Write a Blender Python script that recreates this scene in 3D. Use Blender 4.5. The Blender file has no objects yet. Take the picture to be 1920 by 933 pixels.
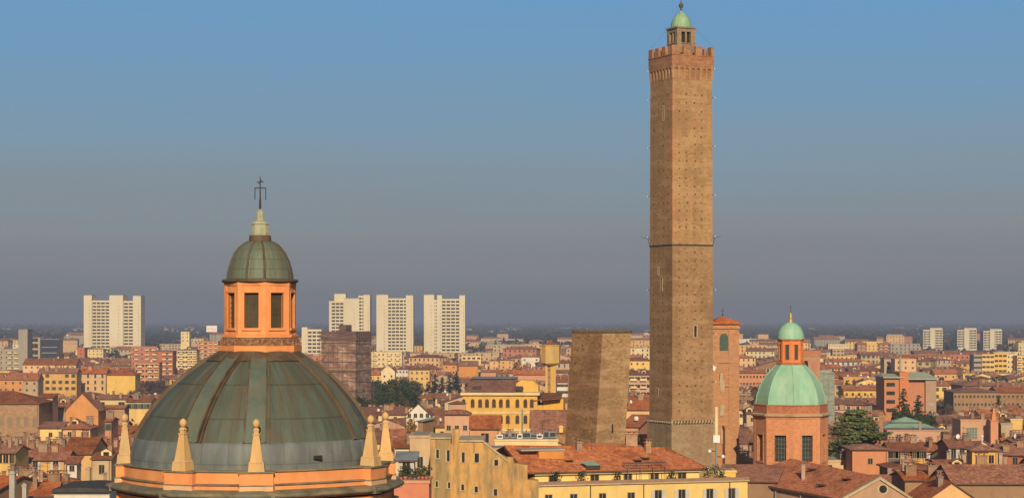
import bpy, math, random
from mathutils import Vector
R = math.radians
F = 3850.0          # focal length in pixels of a 1920 px wide frame
CAMZ = 50.0
HOR = 598.0
scene = bpy.context.scene
# ------------------------------------------------------------------ camera
cd = bpy.data.cameras.new("camera"); cam = bpy.data.objects.new("camera", cd)
scene.collection.objects.link(cam); scene.camera = cam
cam.location = (0, 0, CAMZ); cam.rotation_euler = (R(90), 0, 0)
cd.sensor_width = 36; cd.lens = F/1920*36; cd.shift_y = (HOR-466.5)/1920
cd.clip_start = 1; cd.clip_end = 200000
# ------------------------------------------------------------------ light
SUN_AZ, SUN_EL = 4.0, 23.0      # degrees to the right of straight behind the camera, height
world = bpy.data.worlds.new("World"); scene.world = world; world.use_nodes = True
nt = world.node_tree; nt.nodes.clear()
wo = nt.nodes.new('ShaderNodeOutputWorld'); bg = nt.nodes.new('ShaderNodeBackground')
sky = nt.nodes.new('ShaderNodeTexSky'); sky.sky_type = 'NISHITA'; sky.sun_disc = False
sky.sun_elevation = R(SUN_EL); sky.sun_rotation = R(180-SUN_AZ)
sky.air_density = 1.0; sky.dust_density = 1.2; sky.ozone_density = 2.0
tc = nt.nodes.new('ShaderNodeTexCoord'); sp = nt.nodes.new('ShaderNodeSeparateXYZ')
nt.links.new(tc.outputs['Generated'], sp.inputs[0])
# winter smog bank over the plain: a band of the sky itself, by elevation, with faint streaks of high cloud
rmp = nt.nodes.new('ShaderNodeValToRGB'); rmp.color_ramp.interpolation = 'LINEAR'
els = rmp.color_ramp.elements
SMOG = [(0.0, (.455,.468,.50)), (.064, (.475,.49,.515)), (.17, (.50,.515,.54)), (.28, (.515,.54,.565)), (.50, (.49,.58,.645)), (.75, (.445,.60,.725)), (1.0, (.41,.60,.775))]
els[0].position = 0; els[1].position = 1
while len(els) < len(SMOG): els.new(.5)
for e, (p, c) in zip(els, SMOG): e.position = p; e.color = (c[0]**2.2*1.0, c[1]**2.2*1.0, c[2]**2.2*1.0, 1)
mp = nt.nodes.new('ShaderNodeMapping'); mp.inputs['Scale'].default_value = (1.2, 1.2, 26)
nz = nt.nodes.new('ShaderNodeTexNoise'); nz.inputs['Scale'].default_value = 2.5; nz.inputs['Detail'].default_value = 5
nt.links.new(tc.outputs['Generated'], mp.inputs[0]); nt.links.new(mp.outputs[0], nz.inputs['Vector'])
m1 = nt.nodes.new('ShaderNodeMath'); m1.operation = 'MULTIPLY_ADD'; m1.inputs[1].default_value = .034; m1.inputs[2].default_value = -.017
nt.links.new(nz.outputs['Fac'], m1.inputs[0])
ad = nt.nodes.new('ShaderNodeMath'); ad.operation = 'ADD'
nt.links.new(sp.outputs['Z'], ad.inputs[0]); nt.links.new(m1.outputs[0], ad.inputs[1])
dv = nt.nodes.new('ShaderNodeMath'); dv.operation = 'MULTIPLY'; dv.inputs[1].default_value = 1/.155
nt.links.new(ad.outputs[0], dv.inputs[0]); nt.links.new(dv.outputs[0], rmp.inputs[0])
WS = .07
sc = nt.nodes.new('ShaderNodeVectorMath'); sc.operation = 'SCALE'; sc.inputs['Scale'].default_value = 1/WS*1.0
nt.links.new(rmp.outputs['Color'], sc.inputs[0])
mr = nt.nodes.new('ShaderNodeMapRange'); mr.interpolation_type = 'SMOOTHSTEP'
mr.inputs['From Min'].default_value = .16; mr.inputs['From Max'].default_value = .5
mr.inputs['To Min'].default_value = .93; mr.inputs['To Max'].default_value = 0
nt.links.new(sp.outputs['Z'], mr.inputs['Value'])
mix = nt.nodes.new('ShaderNodeMix'); mix.data_type = 'RGBA'
nt.links.new(mr.outputs[0], mix.inputs[0]); nt.links.new(sky.outputs[0], mix.inputs[6]); nt.links.new(sc.outputs[0], mix.inputs[7])
nt.links.new(mix.outputs[2], bg.inputs[0]); bg.inputs[1].default_value = WS
nt.links.new(bg.outputs[0], wo.inputs[0])
sl = bpy.data.lights.new("sun", 'SUN'); sl.energy = 4.9; sl.angle = R(.6); sl.color = (1, .80, .54)
sun = bpy.data.objects.new("sun", sl); scene.collection.objects.link(sun)
sdir = Vector((math.sin(R(SUN_AZ))*math.cos(R(SUN_EL)), -math.cos(R(SUN_AZ))*math.cos(R(SUN_EL)), math.sin(R(SUN_EL))))
sun.rotation_euler = sdir.to_track_quat('Z', 'Y').to_euler()
vs = scene.view_settings; vs.view_transform = 'Standard'; vs.look = 'None'; vs.exposure = 0.0; vs.gamma = 1; vs.use_curve_mapping = False
scene.cycles.max_bounces = 5; scene.cycles.volume_bounces = 1

# ------------------------------------------------------------------ helpers
COL = scene.collection
rnd = random.Random(7)
def X(px, Y): return (px-960)*Y/F
def Z(py, Y): return CAMZ-(py-HOR)*Y/F
def PX(x, Y): return 960+x*F/Y
def PY(z, Y): return HOR+(CAMZ-z)*F/Y
def depth(py, z): return (CAMZ-z)*F/(py-HOR)

class MB:
    def __init__(s): s.v = []; s.f = []; s.m = []; s.sm = []; s.uv = None
    def add(s, vs, fs, m=0, smooth=False):
        b = len(s.v); s.v += [tuple(v) for v in vs]
        for f in fs: s.f.append(tuple(b+i for i in f)); s.m.append(m); s.sm.append(smooth)
        return s
    def box(s, x0, x1, y0, y1, z0, z1, m=0, bottom=True):
        fs = [(0,1,5,4),(1,2,6,5),(2,3,7,6),(3,0,4,7),(4,5,6,7)]
        if bottom: fs.append((3,2,1,0))
        return s.add([(x0,y0,z0),(x1,y0,z0),(x1,y1,z0),(x0,y1,z0),(x0,y0,z1),(x1,y0,z1),(x1,y1,z1),(x0,y1,z1)], fs, m)
    def frust(s, a0, a1, z0, z1, m=0, c0=(0,0), c1=(0,0)):
        return s.add([(c0[0]+sx*a0/2, c0[1]+sy*a0/2, z0) for sx, sy in ((-1,-1),(1,-1),(1,1),(-1,1))] + [(c1[0]+sx*a1/2, c1[1]+sy*a1/2, z1) for sx, sy in ((-1,-1),(1,-1),(1,1),(-1,1))],
                     [(0,1,5,4),(1,2,6,5),(2,3,7,6),(3,0,4,7),(4,5,6,7),(3,2,1,0)], m)
    def ext(s, pts, y0, y1, m=0):      # polygon in xz, counter-clockwise seen from -y, extruded along y
        n = len(pts)
        s.add([(x, y0, z) for x, z in pts]+[(x, y1, z) for x, z in pts],
              [tuple(range(n)), tuple(range(2*n-1, n-1, -1))]+[(i, i+n, (i+1)%n+n, (i+1)%n) for i in range(n)], m)
        return s
    def tube(s, p0, p1, r0, r1=None, n=6, m=0, smooth=True):
        r1 = r0 if r1 is None else r1
        p0 = Vector(p0); p1 = Vector(p1); d = (p1-p0).normalized()
        a = d.orthogonal().normalized(); b = d.cross(a)
        vs = [p0+(a*math.cos(t)+b*math.sin(t))*r0 for t in [2*math.pi*i/n for i in range(n)]]+[p1+(a*math.cos(t)+b*math.sin(t))*r1 for t in [2*math.pi*i/n for i in range(n)]]
        s.add(vs, [(i, (i+1)%n, (i+1)%n+n, i+n) for i in range(n)], m, smooth)
        s.add(vs[n:], [tuple(range(n))], m); s.add(vs[:n], [tuple(range(n-1,-1,-1))], m)
        return s
    def lathe(s, prof, n=48, m=0, smooth=True, rf=None, a0=0., a1=2*math.pi, cx=0, cy=0, sh=None, mf=None):
        closed = abs(a1-a0-2*math.pi) < 1e-6; k = n if closed else n+1; b = len(s.v)
        for (r, z) in prof:
            for i in range(k):
                t = a0+(a1-a0)*i/n; q = r*(rf(t) if rf else 1)
                s.v.append((cx+q*math.sin(t)+(sh(z) if sh else 0), cy-q*math.cos(t), z))
        for j in range(len(prof)-1):
            for i in range(n):
                i2 = (i+1)%k
                s.f.append((b+j*k+i, b+j*k+i2, b+(j+1)*k+i2, b+(j+1)*k+i)); s.m.append(mf(j, i) if mf else m); s.sm.append(smooth)
        return s
    def build(s, name, mats, parent=None, loc=None, link=True):
        me = bpy.data.meshes.new(name); me.from_pydata(s.v, [], s.f)
        if not isinstance(mats, (list, tuple)): mats = [mats]
        for q in mats: me.materials.append(q)
        me.polygons.foreach_set('material_index', s.m); me.polygons.foreach_set('use_smooth', s.sm)
        me.update()
        o = bpy.data.objects.new(name, me)
        if link: COL.objects.link(o)
        if parent: o.parent = parent
        if loc: o.location = loc
        return o

def tag(o, label=None, cat=None, group=None, kind=None):
    if label: o['label'] = label
    if cat: o['category'] = cat
    if group: o['group'] = group
    if kind: o['kind'] = kind
    return o
def empty(name, loc, rz=0, label=None, cat=None, group=None):
    o = bpy.data.objects.new(name, None); COL.objects.link(o); o.location = loc; o.rotation_euler = (0,0,R(rz)); o.empty_display_size = 1
    return tag(o, label, cat, group)
def inst(name, mesh, parent, loc, rz=0, sc=(1,1,1)):
    o = bpy.data.objects.new(name, mesh); COL.objects.link(o); o.parent = parent; o.location = loc; o.rotation_euler = (0,0,rz); o.scale = sc
    return o

# ------------------------------------------------------------------ materials
def mat(name, cols, scale=1.0, stretch=(1,1,1), rough=.9, metal=0, bump=0, var=.0, big=None, bigc=None, coords='pos', spec=.2, more=()):
    """noise-mixed base colour. cols = list of 2-3 linear colours; big = (scale, stretch, amount) a second, larger pattern of stains of colour bigc"""
    m = bpy.data.materials.new(name); m.use_nodes = True; n = m.node_tree.nodes; l = m.node_tree.links
    b = n['Principled BSDF']; b.inputs['Roughness'].default_value = rough; b.inputs['Metallic'].default_value = metal
    b.inputs['Specular IOR Level'].default_value = spec
    if coords == 'pos': src = n.new('ShaderNodeNewGeometry').outputs['Position']
    else: src = n.new('ShaderNodeTexCoord').outputs['Object']
    def noise(sc, st, det=5):
        mp = n.new('ShaderNodeMapping'); mp.inputs['Scale'].default_value = st
        t = n.new('ShaderNodeTexNoise'); t.inputs['Scale'].default_value = sc; t.inputs['Detail'].default_value = det; t.inputs['Roughness'].default_value = .65
        l.new(src, mp.inputs[0]); l.new(mp.outputs[0], t.inputs['Vector']); return t.outputs['Fac']
    f = noise(scale, stretch); r = n.new('ShaderNodeValToRGB'); e = r.color_ramp.elements
    k = len(cols)
    while len(e) < k: e.new(.5)
    for i, c in enumerate(cols): e[i].position = .3+.4*i/(k-1) if k > 1 else 0; e[i].color = (*c, 1)
    l.new(f, r.inputs[0]); out = r.outputs[0]
    for bg_, bc_ in ([(big, bigc)] if big else [])+list(more):
        g = noise(bg_[0], bg_[1]); mr = n.new('ShaderNodeMapRange'); lo, hi = bg_[3:5] if len(bg_) > 3 else (.48, .68)
        mr.inputs['From Min'].default_value = lo; mr.inputs['From Max'].default_value = hi; mr.inputs['To Max'].default_value = bg_[2]
        l.new(g, mr.inputs[0]); mx = n.new('ShaderNodeMix'); mx.data_type = 'RGBA'; l.new(mr.outputs[0], mx.inputs[0]); l.new(out, mx.inputs[6]); mx.inputs[7].default_value = (*bc_, 1); out = mx.outputs[2]
    if var:
        oi = n.new('ShaderNodeObjectInfo'); hv = n.new('ShaderNodeHueSaturation')
        a = n.new('ShaderNodeMapRange'); a.inputs['To Min'].default_value = 1-var; a.inputs['To Max'].default_value = 1+var*.6; l.new(oi.outputs['Random'], a.inputs[0]); l.new(a.outputs[0], hv.inputs['Value'])
        fr = n.new('ShaderNodeMath'); fr.operation = 'MULTIPLY'; fr.inputs[1].default_value = 7.31; l.new(oi.outputs['Random'], fr.inputs[0])
        f2 = n.new('ShaderNodeMath'); f2.operation = 'FRACT'; l.new(fr.outputs[0], f2.inputs[0])
        c = n.new('ShaderNodeMapRange'); c.inputs['To Min'].default_value = 1-var*.9; c.inputs['To Max'].default_value = 1+var*.4; l.new(f2.outputs[0], c.inputs[0]); l.new(c.outputs[0], hv.inputs['Saturation'])
        l.new(out, hv.inputs['Color']); out = hv.outputs[0]
    l.new(out, b.inputs['Base Color'])
    if bump:
        bp = n.new('ShaderNodeBump'); bp.inputs['Strength'].default_value = bump; bp.inputs['Distance'].default_value = .1; l.new(f, bp.inputs['Height']); l.new(bp.outputs[0], b.inputs['Normal'])
    return m
def c8(r, g, b): return tuple((v/255)**2.2 for v in (r, g, b))
def mul(c, k): return tuple(min(.9, v*k) for v in c)
def plaster(name, c, dirt=.5):
    return mat(name, [mul(c, .86), c, mul(c, 1.08)], .6, (1,1,.5), .9, var=.12, big=(.22, (1,1,.35), dirt), bigc=(c[0]*.55+.02, c[1]*.6+.02, c[2]*.6+.03), bump=.1)
WALLC = {'ochre': (.62,.34,.085), 'orange': (.60,.27,.09), 'yellow': (.70,.45,.125), 'cream': (.68,.52,.26), 'beige': (.46,.34,.20), 'peach': (.62,.37,.16),
         'salmon': (.58,.25,.115), 'brown': (.32,.19,.10), 'tan': (.52,.34,.17), 'white': (.66,.60,.50), 'grey': (.34,.30,.24), 'rust': (.45,.16,.09), 'pink': (.50,.29,.18)}
M = {k: plaster('plaster_'+k, v, .35) for k, v in WALLC.items()}
M['brick'] = mat('brick_wall', [(.24,.11,.06), (.36,.18,.10), (.44,.25,.14)], 1.6, (1,1,3), .95, var=.12, big=(.25,(1,1,1),.5), bigc=(.22,.12,.07), bump=.3)
def tiles(name, a, b, c, v=.22):
    return mat(name, [a, b, c], 1.7, (1,1,1), .92, var=v, big=(.3,(1,1,1),.6,.5,.62), bigc=mul(a, .75), bump=.5, more=[((.9,(1,.3,1),.35,.55,.65), mul(c,1.1))])
T = {'red': tiles('tiles_terracotta', (.22,.06,.024), (.40,.122,.045), (.54,.22,.09)),
     'brown': tiles('tiles_brown', (.14,.052,.028), (.26,.095,.048), (.36,.16,.085)),
     'mix': tiles('tiles_weathered', (.16,.055,.028), (.32,.11,.048), (.47,.22,.115)),
     'fresh': tiles('tiles_orange', (.30,.075,.026), (.48,.145,.045), (.62,.26,.10), .08)}
T['flat'] = mat('flat_roof_felt', [(.20,.18,.16), (.34,.31,.27)], .5, var=.3)
T['copper'] = mat('copper_sheet', [(.19,.30,.22), (.29,.41,.31)], .6, rough=.6)
T['metal'] = mat('metal_sheet', [(.14,.16,.17), (.26,.28,.29)], .5, rough=.55)
glass = mat('window_glass', [(.015,.014,.013), (.05,.045,.04)], .4, rough=.15, spec=.5)
surround = mat('window_surround', [(.36,.26,.15), (.46,.34,.20)], .5, var=.2)
shut_g = mat('shutter_green', [(.05,.09,.06), (.08,.13,.09)], .7, var=.3); shut_b = mat('shutter_brown', [(.12,.055,.03), (.18,.09,.05)], .7, var=.3)
shut_w = mat('shutter_grey', [(.38,.36,.33), (.50,.48,.44)], .7)
dark = mat('dark_opening', [(.02,.016,.013), (.035,.028,.022)], .5)
iron = mat('dark_iron', [(.03,.028,.027), (.06,.05,.045)], 2, rough=.6)
stone = mat('pale_stone', [(.38,.30,.19), (.50,.40,.26)], .8, bump=.2, big=(.5,(1,1,.5),.5), bigc=(.22,.17,.10))
whitep = mat('white_paint', [(.62,.60,.56), (.74,.72,.68)], 1)
concrete = mat('concrete', [(.30,.28,.24), (.40,.37,.31)], .5, big=(.2,(1,1,.4),.5), bigc=(.2,.18,.15))
chim = mat('chimney_render', [(.24,.145,.09), (.38,.25,.155)], 1.2, var=.35)

# ------------------------------------------------------------------ ground and haze
g = MB(); g.add([(-40000,-3000,0),(40000,-3000,0),(40000,60000,0),(-40000,60000,0)], [(0,1,2,3)])
tag(g.build('ground', mat('ground_plain', [(.035,.04,.03), (.07,.065,.045), (.11,.09,.065)], .004, (1,.4,1), .95, big=(.02,(1,.5,1),.5), bigc=(.05,.05,.05))), kind='structure')

# ------------------------------------------------------------------ shared small meshes
def window_mesh(w, h, shutter=None, sur=True, arch=False, name='window'):
    b = MB(); t = .08
    if arch:
        pts = [(-w/2,0),(w/2,0),(w/2,h-w/2)]+[(w/2*math.cos(a), h-w/2+w/2*math.sin(a)) for a in [math.pi*k/8 for k in range(1,8)]]+[(-w/2,h-w/2)]
        b.ext(pts, -.03, .05, 1)
        if sur: b.box(-w/2-t, -w/2, -.1, .05, 0, h-w/2, 0); b.box(w/2, w/2+t, -.1, .05, 0, h-w/2, 0); b.box(-w/2-t*1.5, w/2+t*1.5, -.16, .05, -t, 0, 0)
    else:
        b.box(-w/2, w/2, -.03, .05, 0, h, 1)
        if sur:
            b.box(-w/2-t, -w/2, -.1, .05, 0, h, 0); b.box(w/2, w/2+t, -.1, .05, 0, h, 0)
            b.box(-w/2-t, w/2+t, -.12, .05, h, h+t, 0)
        b.box(-w/2-t*1.5, w/2+t*1.5, -.16, .05, -t, 0, 0)
        b.box(-.03, .03, -.05, .0, 0, h, 2)
    if shutter is not None:
        for s in (-1, 1):
            x0 = s*(w/2+t) ; x1 = s*(w/2+t+w*.5)
            b.box(min(x0,x1), max(x0,x1), -.14, -.1, 0, h, 3)
    o = b.build(name, [surround, glass, surround, shutter or surround], link=False)
    return o.data
WIN = {'plain': window_mesh(1.0,1.7), 'green': window_mesh(1.0,1.7,shut_g), 'brown': window_mesh(1.0,1.7,shut_b), 'white': window_mesh(1.0,1.9,shut_w),
       'small': window_mesh(.9,1.1), 'bare': window_mesh(1.0,1.6,None,False), 'arch': window_mesh(1.5,2.9,None,True,True), 'wide': window_mesh(2.2,1.3)}
blind = mat('brown_shutter_panel', [(.055,.03,.02), (.11,.06,.04)], .6)
def _recolour(me, m): me = me.copy(); me.materials[1] = m; return me
WIN['blind'] = _recolour(WIN['arch'], mat('blind_niche', [(.22,.15,.10), (.28,.20,.13)], .6)); WIN['archb'] = _recolour(WIN['arch'], blind)
def chimney_mesh(w, d, h, cap):
    b = MB(); b.box(-w/2, w/2, -d/2, d/2, -1.2, h, 0)
    b.box(-w/2-.12, w/2+.12, -d/2-.12, d/2+.12, h, h+.14, 0)
    if cap:
        for x in (-w/4, w/4): b.box(x-.1, x+.1, -d/4, d/4, h+.14, h+.45, 0)
        b.box(-w/2-.1, w/2+.1, -d/2-.1, d/2+.1, h+.45, h+.6, 1)
    return b.build('chimney', [chim, T['brown']], link=False).data
CHM = [chimney_mesh(.8,.7,1.3,True), chimney_mesh(1.3,.8,1.1,True), chimney_mesh(.6,.6,1.9,False), chimney_mesh(1.8,.8,1.6,True)]
def dormer_mesh():
    b = MB(); b.ext([(-1,-1.2),(1,-1.2),(1,1.1),(0,1.6),(-1,1.1)], 0, 3.0, 0); b.box(-.55, .55, -.04, .02, .1, 1.0, 1)
    b.add([(-1.3,-.3,1.0),(0,-.3,1.72),(0,3,1.72),(-1.3,3,1.0)], [(3,2,1,0)], 2); b.add([(1.3,-.3,1.0),(0,-.3,1.72),(0,3,1.72),(1.3,3,1.0)], [(0,1,2,3)], 2)
    return b.build('dormer', [M['cream'], glass, T['mix']], link=False).data
DORM = dormer_mesh()
def dish_mesh():
    b = MB(); b.tube((0,0,-.6), (0,0,.7), .04, n=5, m=1)
    ring = [[(r*math.cos(t), -.25-.18*(1-r*r/.3), .9+r*math.sin(t)) for t in [2*math.pi*i/12 for i in range(12)]] for r in (.02, .3, .55)]
    for a, c in zip(ring, ring[1:]): b.add(a+c, [(i, (i+1)%12, (i+1)%12+12, i+12) for i in range(12)], 0, True)
    return b.build('satellite_dish', [whitep, iron], link=False).data
DISH = dish_mesh()
def aerial_mesh():
    b = MB(); b.tube((0,0,-.6), (0,0,3.6), .035, n=4); b.tube((-.7,0,3.3), (.7,0,3.3), .025, n=4)
    for x in (-.6,-.3,0,.3,.6): b.tube((x,-.35,3.3), (x,.35,3.3), .018, n=3)
    b.tube((-.4,0,2.7), (.4,0,2.7), .025, n=4)
    return b.build('aerial', [iron], link=False).data
AER = aerial_mesh()
def skylight_mesh():
    return MB().box(-.5, .5, -.7, .7, -.05, .12, 0).build('skylight', [glass], link=False).data
SKY = skylight_mesh()

def balcony_mesh():
    b = MB(); b.box(-1.5,1.5,-1.2,0,-.15,0,0); b.box(-1.5,1.5,-1.2,-1.12,0,.95,1); b.box(-1.5,-1.42,-1.12,0,0,.95,1); b.box(1.42,1.5,-1.12,0,0,.95,1)
    return b.build('balcony', [concrete, M['cream']], link=False).data
BALC = balcony_mesh()
PIPE = MB().tube((0,0,-1),(0,0,0),.07,n=5).build('downpipe', [mat('copper_pipe',[(.16,.10,.07),(.25,.18,.13)],1)], link=False).data
# ------------------------------------------------------------------ a house
OV = .55
def house_geo(wall, roof, w, d, ze, zr, kind, mw=0, mr=0, mf=0, z0=0):
    """wall/roof = MB; local frame centred on the plan. mw, mr, mf material slots for wall, roof skin, fascia"""
    hw, hd = w/2, d/2; o = OV; th = .22
    if kind == 'flat':
        wall.box(-hw, hw, -hd, hd, z0, ze, mw, False)
        roof.box(-hw-.15, hw+.15, -hd-.15, hd+.15, ze, ze+.35, mf); roof.box(-hw+.35, hw-.35, -hd+.35, hd-.35, ze+.352, ze+.36, mr); return
    if kind == 'shed':
        pr = [(-hw, z0), (hw, z0)]
        wall.add([(-hw,-hd,z0),(hw,-hd,z0),(hw,hd,z0),(-hw,hd,z0),(-hw,-hd,ze),(hw,-hd,ze),(hw,hd,zr),(-hw,hd,zr)], [(0,1,5,4),(1,2,6,5),(2,3,7,6),(3,0,4,7)], mw)
        s = (zr-ze)/d
        a = ze-o*s; c = zr+.2*s
        roof.add([(-hw-o,-hd-o,a),(hw+o,-hd-o,a),(hw+o,hd+.2,c),(-hw-o,hd+.2,c)]+[(-hw-o,-hd-o,a+th),(hw+o,-hd-o,a+th),(hw+o,hd+.2,c+th),(-hw-o,hd+.2,c+th)],
                 [(4,5,6,7)], mr); b = len(roof.v)-8
        for f in [(0,1,5,4),(1,2,6,5),(2,3,7,6),(3,0,4,7),(3,2,1,0)]: roof.f.append(tuple(b+i for i in f)); roof.m.append(mf); roof.sm.append(False)
        return
    if kind in ('gable', 'gablef'):
        gf = kind == 'gablef'
        W2, D2 = (hd, hw) if gf else (hw, hd)     # ridge along W2's axis
        s = (zr-ze)/D2; zo = ze-o*s
        def q(x, y, z): return (y, x, z) if gf else (x, y, z)
        if gf: wall.ext([(-hw,z0),(hw,z0),(hw,ze),(0,zr),(-hw,ze)], -hd, hd, mw)
        else:
            wall.add([(-hw,-hd,z0),(hw,-hd,z0),(hw,hd,z0),(-hw,hd,z0),(-hw,-hd,ze),(hw,-hd,ze),(hw,hd,ze),(-hw,hd,ze),(-hw,0,zr),(hw,0,zr)],
                     [(0,1,5,4),(1,2,6,9,5),(2,3,7,6),(3,0,4,8,7)], mw)
        for sg in (-1, 1):
            p = [q(-W2-o*.6, sg*(D2+o), zo), q(W2+o*.6, sg*(D2+o), zo), q(W2+o*.6, 0, zr), q(-W2-o*.6, 0, zr)]
            up = [(x, y, z+th) for x, y, z in p]
            flip = (sg > 0) != gf
            f = [(4,5,6,7)] if not flip else [(7,6,5,4)]
            roof.add(p+up, f, mr); b = len(roof.v)-8
            for f in [(0,1,5,4),(1,2,6,5),(3,0,4,7),(3,2,1,0)]: roof.f.append(tuple(b+i for i in f)); roof.m.append(mf); roof.sm.append(False)
        return
    # hip
    wall.box(-hw, hw, -hd, hd, z0, ze, mw, False)
    k = min(hw, hd); X0, Y0 = hw+o, hd+o; zo = ze-.02
    if hw >= hd: r0, r1 = (-(X0-Y0), 0), ((X0-Y0), 0)
    else: r0, r1 = (0, -(Y0-X0)), (0, (Y0-X0))
    b = [(-X0,-Y0,zo),(X0,-Y0,zo),(X0,Y0,zo),(-X0,Y0,zo)]; u = [(x,y,z+th) for x,y,z in b]; rr = [(r0[0],r0[1],zr),(r1[0],r1[1],zr)]
    if hw >= hd: top = [(4,5,9,8),(5,6,9),(6,7,8,9),(7,4,8)]
    else: top = [(4,5,8),(5,6,9,8),(6,7,9),(7,4,8,9)]
    roof.add(b+u+rr, top, mr); n0 = len(roof.v)-10
    for f in [(0,1,5,4),(1,2,6,5),(2,3,7,6),(3,0,4,7),(3,2,1,0)]: roof.f.append(tuple(n0+i for i in f)); roof.m.append(mf); roof.sm.append(False)

def roof_z(x, y, w, d, ze, zr, kind):
    hw, hd = w/2, d/2
    if kind == 'flat': return ze+.3
    if kind == 'shed': return ze+(zr-ze)*(y+hd)/d+.2
    if kind == 'gable': return zr-(zr-ze)*abs(y)/hd+.2
    if kind == 'gablef': return zr-(zr-ze)*abs(x)/hw+.2
    k = min(hw, hd); return ze+(zr-ze)*min(1, min(hw-abs(x), hd-abs(y))/k)+.2

fascia = mat('eave_timber', [(.09,.05,.035), (.14,.08,.055)], 1)
PROT = []       # protected picture rectangles (x0,x1,ybottom,Y) used only to choose how tall the houses in front may be
TOPS = []       # skyline already taken (x0,x1,ytop,Y)
FOOT = []       # occupied plots (x, y, radius)
NAMES = ['ochre','orange','yellow','cream','beige','peach','salmon','brown','white','grey','rust','pink','brick']
def put_house(x, y, w, d, ze, zr, kind, wall, roof, rz, label, cat='house', name='house', group=None, wins='green', rows=2, cols=None, step=3.4, rs=None, chims=2, extra=True, sides=True, z0=0, first=None, wmat=None, wsc=1.0):
    rs = rs or rnd
    e = empty(name, (x, y, 0), rz, label, cat, group)
    wm, rm = MB(), MB(); house_geo(wm, rm, w, d, ze, zr, kind, z0=z0)
    wo_ = wm.build('wall', wmat or M[wall], e)
    ro = rm.build('roof', [T[roof], fascia] if False else [T[roof], fascia if kind != 'flat' else M[wall]], e)
    # material slots: skin 0, fascia 1
    me = ro.data
    for p in me.polygons:
        if kind == 'flat': p.material_index = 1 if p.index < 6 else 0
        else: p.material_index = 0 if p.normal.z > .2 else 1
    if wins and rows:
        fl = [(0, w, d)]
        if sides: fl += [(1, d, w), (-1, d, w)]
        for sd, ww, dd in fl:
            if sd != 0:
                nx = math.sin(R(rz))*0+math.cos(R(rz))*sd; ny = math.sin(R(rz))*sd
                if ny > -.12 : continue
            n = cols if (cols and sd == 0) else max(1, int(ww/3.4))
            for r in range(rows):
                z = ze-(first if first else 2.3)-r*step
                if z < 1: break
                for i in range(n):
                    if rs.random() < .08 and sd == 0 and not cols: continue
                    t = -ww/2+ww*(i+.5)/n
                    k = wins
                    if sd == 0: inst('window', WIN[k], e, (t, -d/2, z), 0, (wsc,1,wsc))
                    else: inst('window', WIN[k], e, (sd*w/2, t, z), sd*math.pi/2, (wsc,1,wsc))
    if name == 'apartment_block' and rows >= 4 and w > 9:
        for r in range(rows):
            z = ze-(first if first else 2.3)-r*step
            for t in (-w*.3, w*.12, w*.38): 
                if z > 1 and abs(t)+1.6 < w/2: inst('balcony', BALC, e, (t, -d/2, z-.35))
    if not (cat == 'tower') and kind in ('gable','hip') and ze > 8 and rows:
        inst('downpipe', PIPE, e, (w/2-.35, -d/2-.1, ze-.3), 0, (1,1,ze-.5)); 
    for i in range(chims):
        cx, cy = rs.uniform(-.4,.4)*w, rs.uniform(-.42,.3)*d
        inst('chimney', rs.choice(CHM), ro, (cx, cy, roof_z(cx,cy,w,d,ze,zr,kind)))
    if extra:
        if rs.random() < .5:
            cx, cy = rs.uniform(-.4,.4)*w, rs.uniform(-.4,.1)*d; inst('aerial', AER, ro, (cx, cy, roof_z(cx,cy,w,d,ze,zr,kind)), rs.uniform(0,3))
        if rs.random() < .3:
            cx, cy = rs.uniform(-.4,.4)*w, rs.uniform(-.4,0)*d; inst('satellite_dish', DISH, ro, (cx, cy, roof_z(cx,cy,w,d,ze,zr,kind)), rs.uniform(-.5,.6))
        if rs.random() < .3 and kind in ('gable','hip') and d > 9:
            cx, cy = rs.uniform(-.25,.25)*w, -.3*d; inst('dormer', DORM, ro, (cx, cy, roof_z(cx,cy,w,d,ze,zr,kind)-.3))
    return e

def H(x0, x1, yE, yR, yB, ze, label, wall='ochre', kind='hip', roof='mix', d=12, rz=0, **k):
    """a house placed by measurement: eave line yE, ridge yR, lowest visible row yB, eave height ze in metres; its distance follows from them"""
    Y = k.pop('Y', None) or depth(yE, ze)
    ze = Z(yE, Y)
    w = (x1-x0)*Y/F
    if rz: 
        c, s = math.cos(R(abs(rz))), math.sin(R(abs(rz))); w = max(3, (w-d*s*.9)/c) if d*s*.9 < w*.6 else w*.55/c
    if kind in ('gablef', 'shedf'): zr = Z(yR, Y)
    elif kind == 'flat': zr = ze
    elif kind == 'shed': zr = Z(yR, Y+d)
    else: zr = Z(yR, Y+d/2)
    if kind != 'flat': zr = max(zr, ze+.8)
    cx = X((x0+x1)/2, Y)*(1+d/2/Y*.5); cy = Y+d/2
    TOPS.append((x0, x1, min(yE, yR), Y)); PROT.append((x0-2, x1+2, yB, Y)); FOOT.append((cx, cy, max(w, d)/2*1.0))
    return put_house(cx, cy, w, d, ze, zr, kind, wall, roof, rz, label, rs=random.Random(int(x0*7+yE)), **k)

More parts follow.
